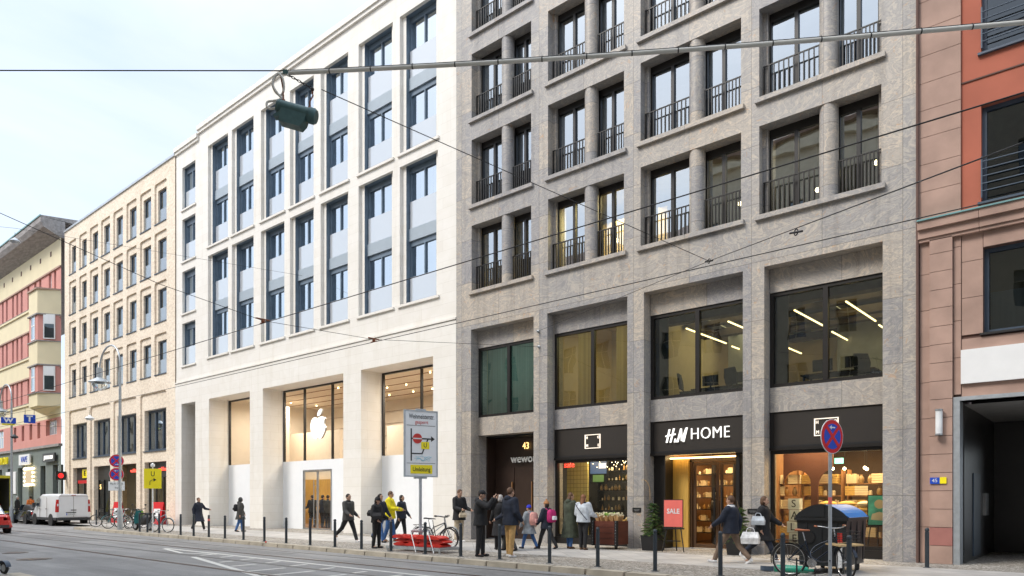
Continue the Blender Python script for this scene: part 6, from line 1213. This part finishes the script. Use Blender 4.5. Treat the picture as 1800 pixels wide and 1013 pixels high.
def person(label,x,y,hd,H=1.72,legs=((0,0),(0,0)),arms=((5,8,10),(5,8,10)),coat=('c_black',.46,.0),trs='c_black',shoe='c_black',hair=('short','hair_dark'),hat=None,lean=0,head=(0,0),skin='skin',hood=False,group=None,cross=False,scarf=None,bare=False,z0=0):
    T=thing('person',label,'person',(x,y,z0),R(hd),group); S=H
    # skeleton (x forward, y left)
    def legpts(h,k,s):
        hp=Vector((0,s*.052,0)); kn=hp+Vector((math.sin(R(h)),0,-math.cos(R(h))))*.245; an=kn+Vector((math.sin(R(h-k)),0,-math.cos(R(h-k))))*.235; return hp,kn,an,R(h-k)
    LG=[legpts(*legs[0],1),legpts(*legs[1],-1)]; zp=-min(l[2].z for l in LG)+.042
    off=Vector((0,0,zp)); LG=[(a+off,b+off,c+off,d_) for a,b,c,d_ in LG]; tl=math.tan(R(lean))
    def tp(xx,yy,z): return Vector((xx+tl*(z-zp),yy,z+(zp-.522)))   # torso point by standing height fraction
    def ring(z,rx,ry,fx=0,g=0,n=16): 
        c=tp(fx,0,z); return [(c.x+(rx+g)*math.cos(2*PI*j/n),c.y+(ry+g)*math.sin(2*PI*j/n),c.z) for j in range(n)]
    AR=[]
    for (sf,ab,eb),s in zip(arms,(1,-1)):
        sh=tp(0,s*.103,.81); up=Vector((math.sin(R(sf)),s*math.sin(R(ab)),-math.cos(R(sf))*math.cos(R(ab)))).normalized(); el=sh+up*.165
        a2=R(sf+eb); fo=Vector((math.sin(a2),s*math.sin(R(ab))*.5-(s*.35 if (eb>60 or cross) else 0),-math.cos(a2))).normalized(); wr=el+fo*.145; AR.append((sh,el,wr,fo,s))
    HC=tp(.012,0,.928)+Vector((.012*(1 if head[1]>0 else 0),0,0)); HM=(Matrix.Rotation(R(head[0]),3,'Z')@Matrix.Rotation(R(head[1]),3,'Y'))
    def hp(v): return HC+HM@Vector(v)
    sc=lambda mb: setattr(mb,'v',[tuple(Vector(q)*S) for q in mb.v])
    # body
    mb=MB(); ell(mb,HC+HM@Vector((-.006,0,.008)),.054,.043,.062,M=HM); ell(mb,hp((.010,0,-.026)),.036,.033,.040,M=HM); cap(mb,hp((.048,0,.002)),hp((.056,0,-.014)),.006,.009); 
    for s in (1,-1): ell(mb,hp((-.006,s*.044,-.004)),.012,.006,.018,M=HM,n=8,k=6)
    cap(mb,tp(-.006,0,.82),HC+Vector((-.012,0,-.03)),.033,.030)
    mb.loft([ring(z,a,b) for z,a,b in ((.50,.055,.08),(.56,.062,.083),(.63,.055,.075),(.72,.066,.092),(.79,.058,.10),(.83,.035,.06))],skin)
    for (sh,el,wr,fo,s) in AR: cap(mb,sh,el,.030,.024); cap(mb,el,wr,.024,.016); ell(mb,wr+fo*.030,.017,.017,.030)
    for (a,b,c,d_) in LG: cap(mb,a,b,.052,.033); cap(mb,b,c,.033,.021); cap(mb,c,c+Vector((.06*math.cos(max(d_,0)*.3),0,-.022)),.02,.016)
    sc(mb); v,f=remesh(mb,.014); out=MB(); out.add(v,f,skin,True)
    for (sh,el,wr,fo,s) in AR:      # fingers, unequal and slightly curled, and a thumb from the side of the palm
        pv=wr+fo*.030; side=Vector((0,0,1)).cross(fo); side=Vector((1,0,0)) if side.length<.1 else side.normalized()
        inn=Vector((0,-s,0))
        for q,(o_,ln) in enumerate(((.012,.040),(.004,.046),(-.004,.042),(-.012,.032))):
            b=pv+side*o_+fo*.016; m_=b+fo*ln*.55+inn*.004; e=m_+fo*ln*.4+inn*.014; out.tube([b*S,m_*S,e*S],[.0085,.008,.0065],skin,6)
        b=pv+side*.013-fo*.006; m_=b+side*.014+fo*.014; out.tube([b*S,m_*S,(m_+fo*.016+inn*.006)*S],[.010,.009,.007],skin,6)
    for s in (1,-1): out.ball(tuple(hp((.046,s*.018,.010))*S),.0075,'eye',8,6); out.tube([hp((.050,s*.011,.022))*S,hp((.047,s*.026,.021))*S],.0035,hair[1],5)
    out.tube([hp((.047,.013,-.032))*S,hp((.050,0,-.032))*S,hp((.047,-.013,-.032))*S],.004,'lip',6)
    B=out.build('body',T)
    def part(mb,nm,mn,vox=.014,sm=4):
        sc(mb); v,f=remesh(mb,vox,sm); o=MB(); o.add(v,f,mn,True); return o.build(nm,B)
    # trousers
    if not bare:
        mb=MB(); mb.loft([ring(z,a,b) for z,a,b in ((.47,.05,.07),(.50,.064,.090),(.55,.066,.090),(.60,.060,.082))],skin)
        for (a,b,c,d_) in LG: cap(mb,a,b,.062,.043); cap(mb,b,b.lerp(c,.93),.043,.034)
        part(mb,'trousers',trs)
    # shoes
    for (a,b,c,d_) in LG:
        mb=MB(); dn=max(0,-d_)*.9; fw=Vector((math.cos(dn),0,-math.sin(dn)*.8)); upv=Vector((0,0,1)); hl=c+Vector((-.016,0,-.020)); cap(mb,c+Vector((0,0,.01)),c+Vector((-.004,0,-.012)),.025,.026); cap(mb,hl,hl+fw*.085,.022,.020); cap(mb,hl+fw*.085,hl+fw*.108,.020,.015)
        part(mb,'shoe',shoe,.010,2)
    # coat
    cm,hem,puff=coat; g=.012+puff
    zs=[(.838,.040,.050),(.815,.055,.100),(.77,.068,.108),(.71,.076,.106),(.64,.070,.095),(.58,.073,.098)]
    z=.53
    while z>hem: k=(.55-z); zs.append((z,.078+k*.12,.100+k*.12)); z-=.05
    k=.55-hem; zs.append((hem,.078+max(k,0)*.12,.100+max(k,0)*.12))
    sprd=max(abs(l[1].x) for l in LG) if hem<.42 else 0
    mb=MB(); mb.loft([ring(z,a+(sprd*.8*(.5-z)/.2 if z<.5 else 0),b,0,g) for z,a,b in zs],skin)
    for (sh,el,wr,fo,s) in AR: cap(mb,sh,el,.040+puff,.034+puff); cap(mb,el,wr-fo*.004,.034+puff,.024+puff*.5)
    if hood: 
        ell(mb,tp(-.050,0,.845),.045,.062,.045,M=None); cap(mb,tp(-.01,.045,.84),tp(-.01,-.045,.84),.026,.026)
    else: cap(mb,tp(-.008,0,.825),tp(-.004,0,.858),.042,.040)
    if hood==2: ell(mb,HC+Vector((-.012,0,.004)),.066,.058,.078); 
    J_=part(mb,'coat' if hem<.42 else 'jacket',cm,.013,4)
    if scarf: mb=MB(); mb.loft([ring(.83,.045,.055,0,.014),ring(.87,.038,.042,0,.014)],skin); part(mb,'scarf',scarf)
    # hair / hat
    st,hm=hair; mb=MB()
    if st!='none':
        ell(mb,hp((-.014,0,.018)),.054,.048,.060,M=HM)
        if st=='long':
            ell(mb,hp((-.034,0,-.03)),.036,.048,.062,M=HM); cap(mb,hp((-.036,0,-.05)),tp(-.060,0,.80),.040,.028)
        if st=='bob': ell(mb,hp((-.022,0,-.012)),.046,.052,.058,M=HM)
        if st=='bun': ell(mb,hp((-.055,0,.045)),.026,.026,.026)
        # keep the face free
        ob=part(mb,'hair',hm,.010,2); 
        fx=HC*S; me=ob.data
        cut=[]
        for v_ in me.vertices:
            l=HM.inverted()@(v_.co-fx); l=l/S
            if l.x>.022 and l.z<.040: v_.co=fx+HM@(Vector((min(l.x,.022),l.y*.9,l.z))*S)
    if hat:
        ht,hmn=hat; mb=MB()
        if ht=='beanie': ell(mb,hp((-.008,0,.036)),.058,.050,.052,M=HM); mb.tube([hp((.052*math.cos(t)-.008,.047*math.sin(t),.026)) for t in [i*PI/6 for i in range(12)]],.012,hmn,8,closed=True)
        if ht=='pom': ell(mb,hp((-.008,0,.036)),.058,.050,.052,M=HM); mb.tube([hp((.052*math.cos(t)-.008,.047*math.sin(t),.026)) for t in [i*PI/6 for i in range(12)]],.012,hmn,8,closed=True); ell(mb,hp((-.008,0,.10)),.020,.020,.020)
        if ht=='cap': ell(mb,hp((-.008,0,.034)),.057,.049,.046,M=HM); ell(mb,hp((.058,0,.034)),.036,.036,.007,M=HM)
        part(mb,'hat' if ht!='cap' else 'cap',hmn,.009,2)
    T['_h']=H; return T,AR,tp
def backpack(label,P_,col,w_=.15,h=.20,pocket=None):
    T,AR,tp=P_; H=T['_h']; B=thing('backpack',label,'backpack',T.location,T.rotation_euler[2])
    c=tp(-.125,0,.70)*H; mb=MB()
    mb.M=TR(*c); n=18
    def rg(z,a,b,dx=0): return [(dx+math.copysign(abs(math.cos(t))**.6,math.cos(t))*a,math.copysign(abs(math.sin(t))**.6,math.sin(t))*b,z) for t in [2*PI*j/n for j in range(n)]]
    mb.loft([rg(-h,.07,w_*.8),rg(-h*.7,.10,w_),rg(0,.105,w_),rg(h*.7,.09,w_*.9),rg(h,.05,w_*.6)],col); mb.build('bag',B)
    mb=MB(); mb.M=TR(*c); mb.loft([rg(-h*.6,.03,w_*.65,-.11),rg(-h*.1,.035,w_*.65,-.105),rg(0,.02,w_*.55,-.10)],pocket or col); mb.build('pocket',B)
    for s in (1,-1):
        mb=MB(); mb.tube(cat([tp(-.085,s*.05,.78)*H,tp(-.03,s*.065,.845)*H,tp(.06,s*.075,.80)*H,tp(.093,s*.075,.72)*H,tp(.05,s*.10,.65)*H,tp(-.085,s*.06,.63)*H]),.016,col,6); mb.build('strap',B)
    return B
def hbag(label,p,col,s=.16,flat=.07,rz=0,name='shoulder_bag'):
    B=thing(name,label,'bag',p,rz); mb=MB(); mb.loft([[(-s,-flat,-s*.7),(s,-flat,-s*.7),(s,flat,-s*.7),(-s,flat,-s*.7)],[(-s*1.05,-flat*1.2,0),(s*1.05,-flat*1.2,0),(s*1.05,flat*1.2,0),(-s*1.05,flat*1.2,0)],[(-s*.85,-flat*.5,s*.7),(s*.85,-flat*.5,s*.7),(s*.85,flat*.5,s*.7),(-s*.85,flat*.5,s*.7)]],col,False); mb.build('bag',B)
    mb=MB(); mb.tube(cat([(-s*.5,0,s*.65),(-s*.3,0,s*1.15),(s*.3,0,s*1.15),(s*.5,0,s*.65)]),.009,col,6); mb.build('strap',B); return B
walkA=((24,6),(-20,14)); walkB=((-18,22),(22,4)); stand=((2,2),(-3,3))
person('woman in a long dark coat striding past the far narrow portal',-34.1,16.3,15,1.66,walkA,((25,25,55),(-20,12,30)),('c_navy',.30,.005),'c_black','c_white',('bun','hair_brown'),scarf='c_black')
p=person('person with hood down and dark backpack walking away at the narrow hoarding',-31.4,17.0,60,1.62,((8,4),(-10,10)),((10,14,20),(-10,14,15)),('c_char',.36,.012),'c_jean','c_black',('bob','hair_dark'),hood=2)
backpack('small black backpack on the hooded person at the narrow hoarding',p,'c_black',.13,.17)
person('man in a charcoal jacket and black jogging trousers striding right of the glass door',-21.05,15.5,10,1.79,((24,4),(-30,22)),((-8,14,60),(18,14,45)),('c_char',.47,.012),'c_black','c_white',('short','hair_dark'),scarf='c_black')
person('man in a navy jacket and blue jeans walking behind the woman in the bobble hat',-20.0,16.1,5,1.76,((-22,30),(18,4)),((20,8,20),(-20,8,20)),('c_navy',.46,.004),'c_jean','c_black',('short','hair_dark'))
person('woman in black with a pointed black beanie standing at the kerb',-17.75,14.15,20,1.60,((4,3),(-4,4)),((12,10,50),(-2,14,55)),('c_black',.50,.014),'c_black','c_black',('bob','hair_dark'),('pom','c_black'),head=(0,14))
hbag('black shoulder bag at the hip of the woman in the black beanie',(-17.50,13.98,1.02),'c_black',.15,.08,.5); hbag('larger black bag behind the woman in the black beanie',(-18.02,14.2,1.10),'c_black',.14,.09,.4)
person('man in a bright yellow puffer jacket and light jeans',-20.2,16.7,35,1.84,((12,3),(-8,10)),((20,14,60),(14,12,75)),('c_yellow',.46,.020),'c_jean','c_tan',('short','hair_brown'),head=(0,10))
person('person in navy half hidden behind the yellow jacket',-20.6,17.6,20,1.70,((10,4),(-26,12)),((10,8,30),(-10,8,20)),('c_navy',.48,.008),'c_black','c_black',('bob','hair_dark'))
person('man in a black parka and beige trousers by the left stone pier',-18.0,18.05,-5,1.88,stand,((15,6,60),(10,8,70)),('c_black',.42,.012),'c_beige','c_white',('short','hair_brown'),hood=True,head=(0,16))
hbag('beige cloth bag carried by the man in the black parka',(-17.62,17.85,.98),'c_beige',.12,.05,1.2,'cloth_bag')
person('man in black with a backward black cap raising a phone to his face',-13.05,13.9,30,1.78,((4,3),(-3,3)),((62,18,88),(66,16,84)),('c_black',.47,.014),'c_black','c_black',('short','hair_dark'),('cap','c_black'),hood=True,head=(0,12))
T=thing('smartphone','black smartphone held by the man in the black cap','phone',(-12.72,13.98,1.52),R(30)); mb=MB(); mb.box(-.005,.005,-.036,.036,-.075,.075,'black'); mb.build('case',T); mb=MB(); mb.box(-.0065,-.0052,-.032,.032,-.068,.068,'anthracite'); mb.build('display',T)
person('grey haired person in a long black coat left of the man in khaki',-14.3,16.1,150,1.68,((10,5),(-10,6)),((10,8,30),(0,8,40)),('c_black',.26,.010),'c_black','c_black',('bob','hair_grey'))
person('brown haired person in a long dark coat turning beside the grey haired one',-13.85,15.95,200,1.66,((-14,12),(16,4)),((20,8,40),(0,8,40)),('c_navy',.30,.010),'c_char','c_black',('bob','hair_brown'))
person('man in a navy hooded jacket and khaki trousers seen from behind, hands in pockets',-12.3,14.25,78,1.85,((2,2),(-3,3)),((0,12,35),(0,12,35)),('c_navy',.46,.016),'c_khaki','c_white',('short','hair_brown'),hood=True)
p=person('child in a bright blue beanie and grey coat walking left',-13.95,17.05,185,1.38,((20,6),(-16,12)),((15,12,20),(-10,12,20)),('c_grey',.36,.022),'c_jean','c_navy',('short','hair_brown'),('beanie','c_blue'))
backpack('pale pink backpack on the child in the blue beanie',p,'c_pink',.15,.20)
p=person('child in a dark jacket and brown bobble hat walking left',-13.5,17.35,183,1.52,((22,6),(-20,12)),((15,12,20),(-10,12,20)),('c_navy',.44,.016),'c_black','c_black',('bob','hair_dark'),('pom','c_tan'))
backpack('magenta backpack with a white patch on the child in the bobble hat',p,'c_magenta',.17,.20,'c_white')
person('brown haired woman in a long olive hooded coat looking into the shop window',-13.0,17.9,75,1.74,stand,((5,6,25),(10,6,40)),('c_olive',.20,.016),'c_jean','c_brown',('long','hair_brown'),hood=True,head=(-20,6))
person('auburn haired woman in a pale grey puffer jacket looking into the shop window',-12.4,17.75,95,1.68,stand,((10,16,60),(10,16,60)),('c_ltgrey',.50,.018),'c_black','c_brown',('long','hair_auburn'),hood=False,scarf='c_navy')
mb=MB(); mb.tube(cat([(-12.60,17.62,1.38),(-12.45,17.55,1.25),(-12.27,17.55,1.05),(-12.18,17.62,.92)]),.012,'c_navy',6); tag(mb.build('bag_strap',origin=(-12.4,17.6,1.2)),'dark strap across the back of the pale grey puffer jacket','strap')
person('person in navy jacket and brown trousers hurrying left past the entrance',-7.15,16.4,180,1.72,((32,10),(-24,18)),((30,8,25),(-25,8,30)),('c_navy',.47,.014),'c_taupe','c_white',('short','hair_brown'),hood=False,scarf='c_white')
hbag('large white carrier bag swinging behind the hurrying person',(-6.72,16.52,.62),'c_white',.20,.09,.2,'carrier_bag')
person('brown haired person in a black down coat hurrying right past the stone pier',-6.75,17.3,8,1.70,((-28,24),(30,6)),((30,10,30),(-25,10,50)),('c_black',.36,.018),'c_navy','c_white',('bob','hair_brown'),lean=4)
hbag('pale grey bag under the arm of the person in the black down coat',(-6.72,17.0,1.02),'c_ltgrey',.15,.05,.1)
for i,(x,y,hd,cm,hr,lb) in enumerate(((-60.3,15.6,60,'c_black','hair_grey','person in black with white hair behind the box truck'),(-60.2,16.4,200,'c_orange','hair_dark','left of two people in orange by the far shops'),(-59.8,17.0,170,'c_orange','hair_brown','right of two people in orange by the far shops'),(-57.4,17.2,100,'c_navy','hair_dark','left of two people in dark coats above the sports car'),(-56.6,17.2,60,'c_char','hair_dark','right of two people in dark coats above the sports car'))):
    person(lb,x,y,hd,1.72+.02*i,stand,((5,8,20),(5,8,20)),(cm,.44,.008),'c_black','c_black',('short',hr))
for i,(x,y,hd,cm,lb) in enumerate(((-32.9,21.9,180,'c_black','left of the people standing inside the glass door'),(-32.1,22.0,90,'c_navy','middle one of the people inside the glass door'),(-31.2,21.7,120,'c_char','right of the people standing inside the glass door'),(-9.9,21.6,60,'c_black','dark figure of a customer inside the third bay shop'))):
    person(lb if 'figure' in lb else 'person in dark clothes, '+lb,x,y,hd,1.75,stand,((15,8,50),(15,8,50)),(cm,.46,.008),'c_black','c_black',('short','hair_dark'))
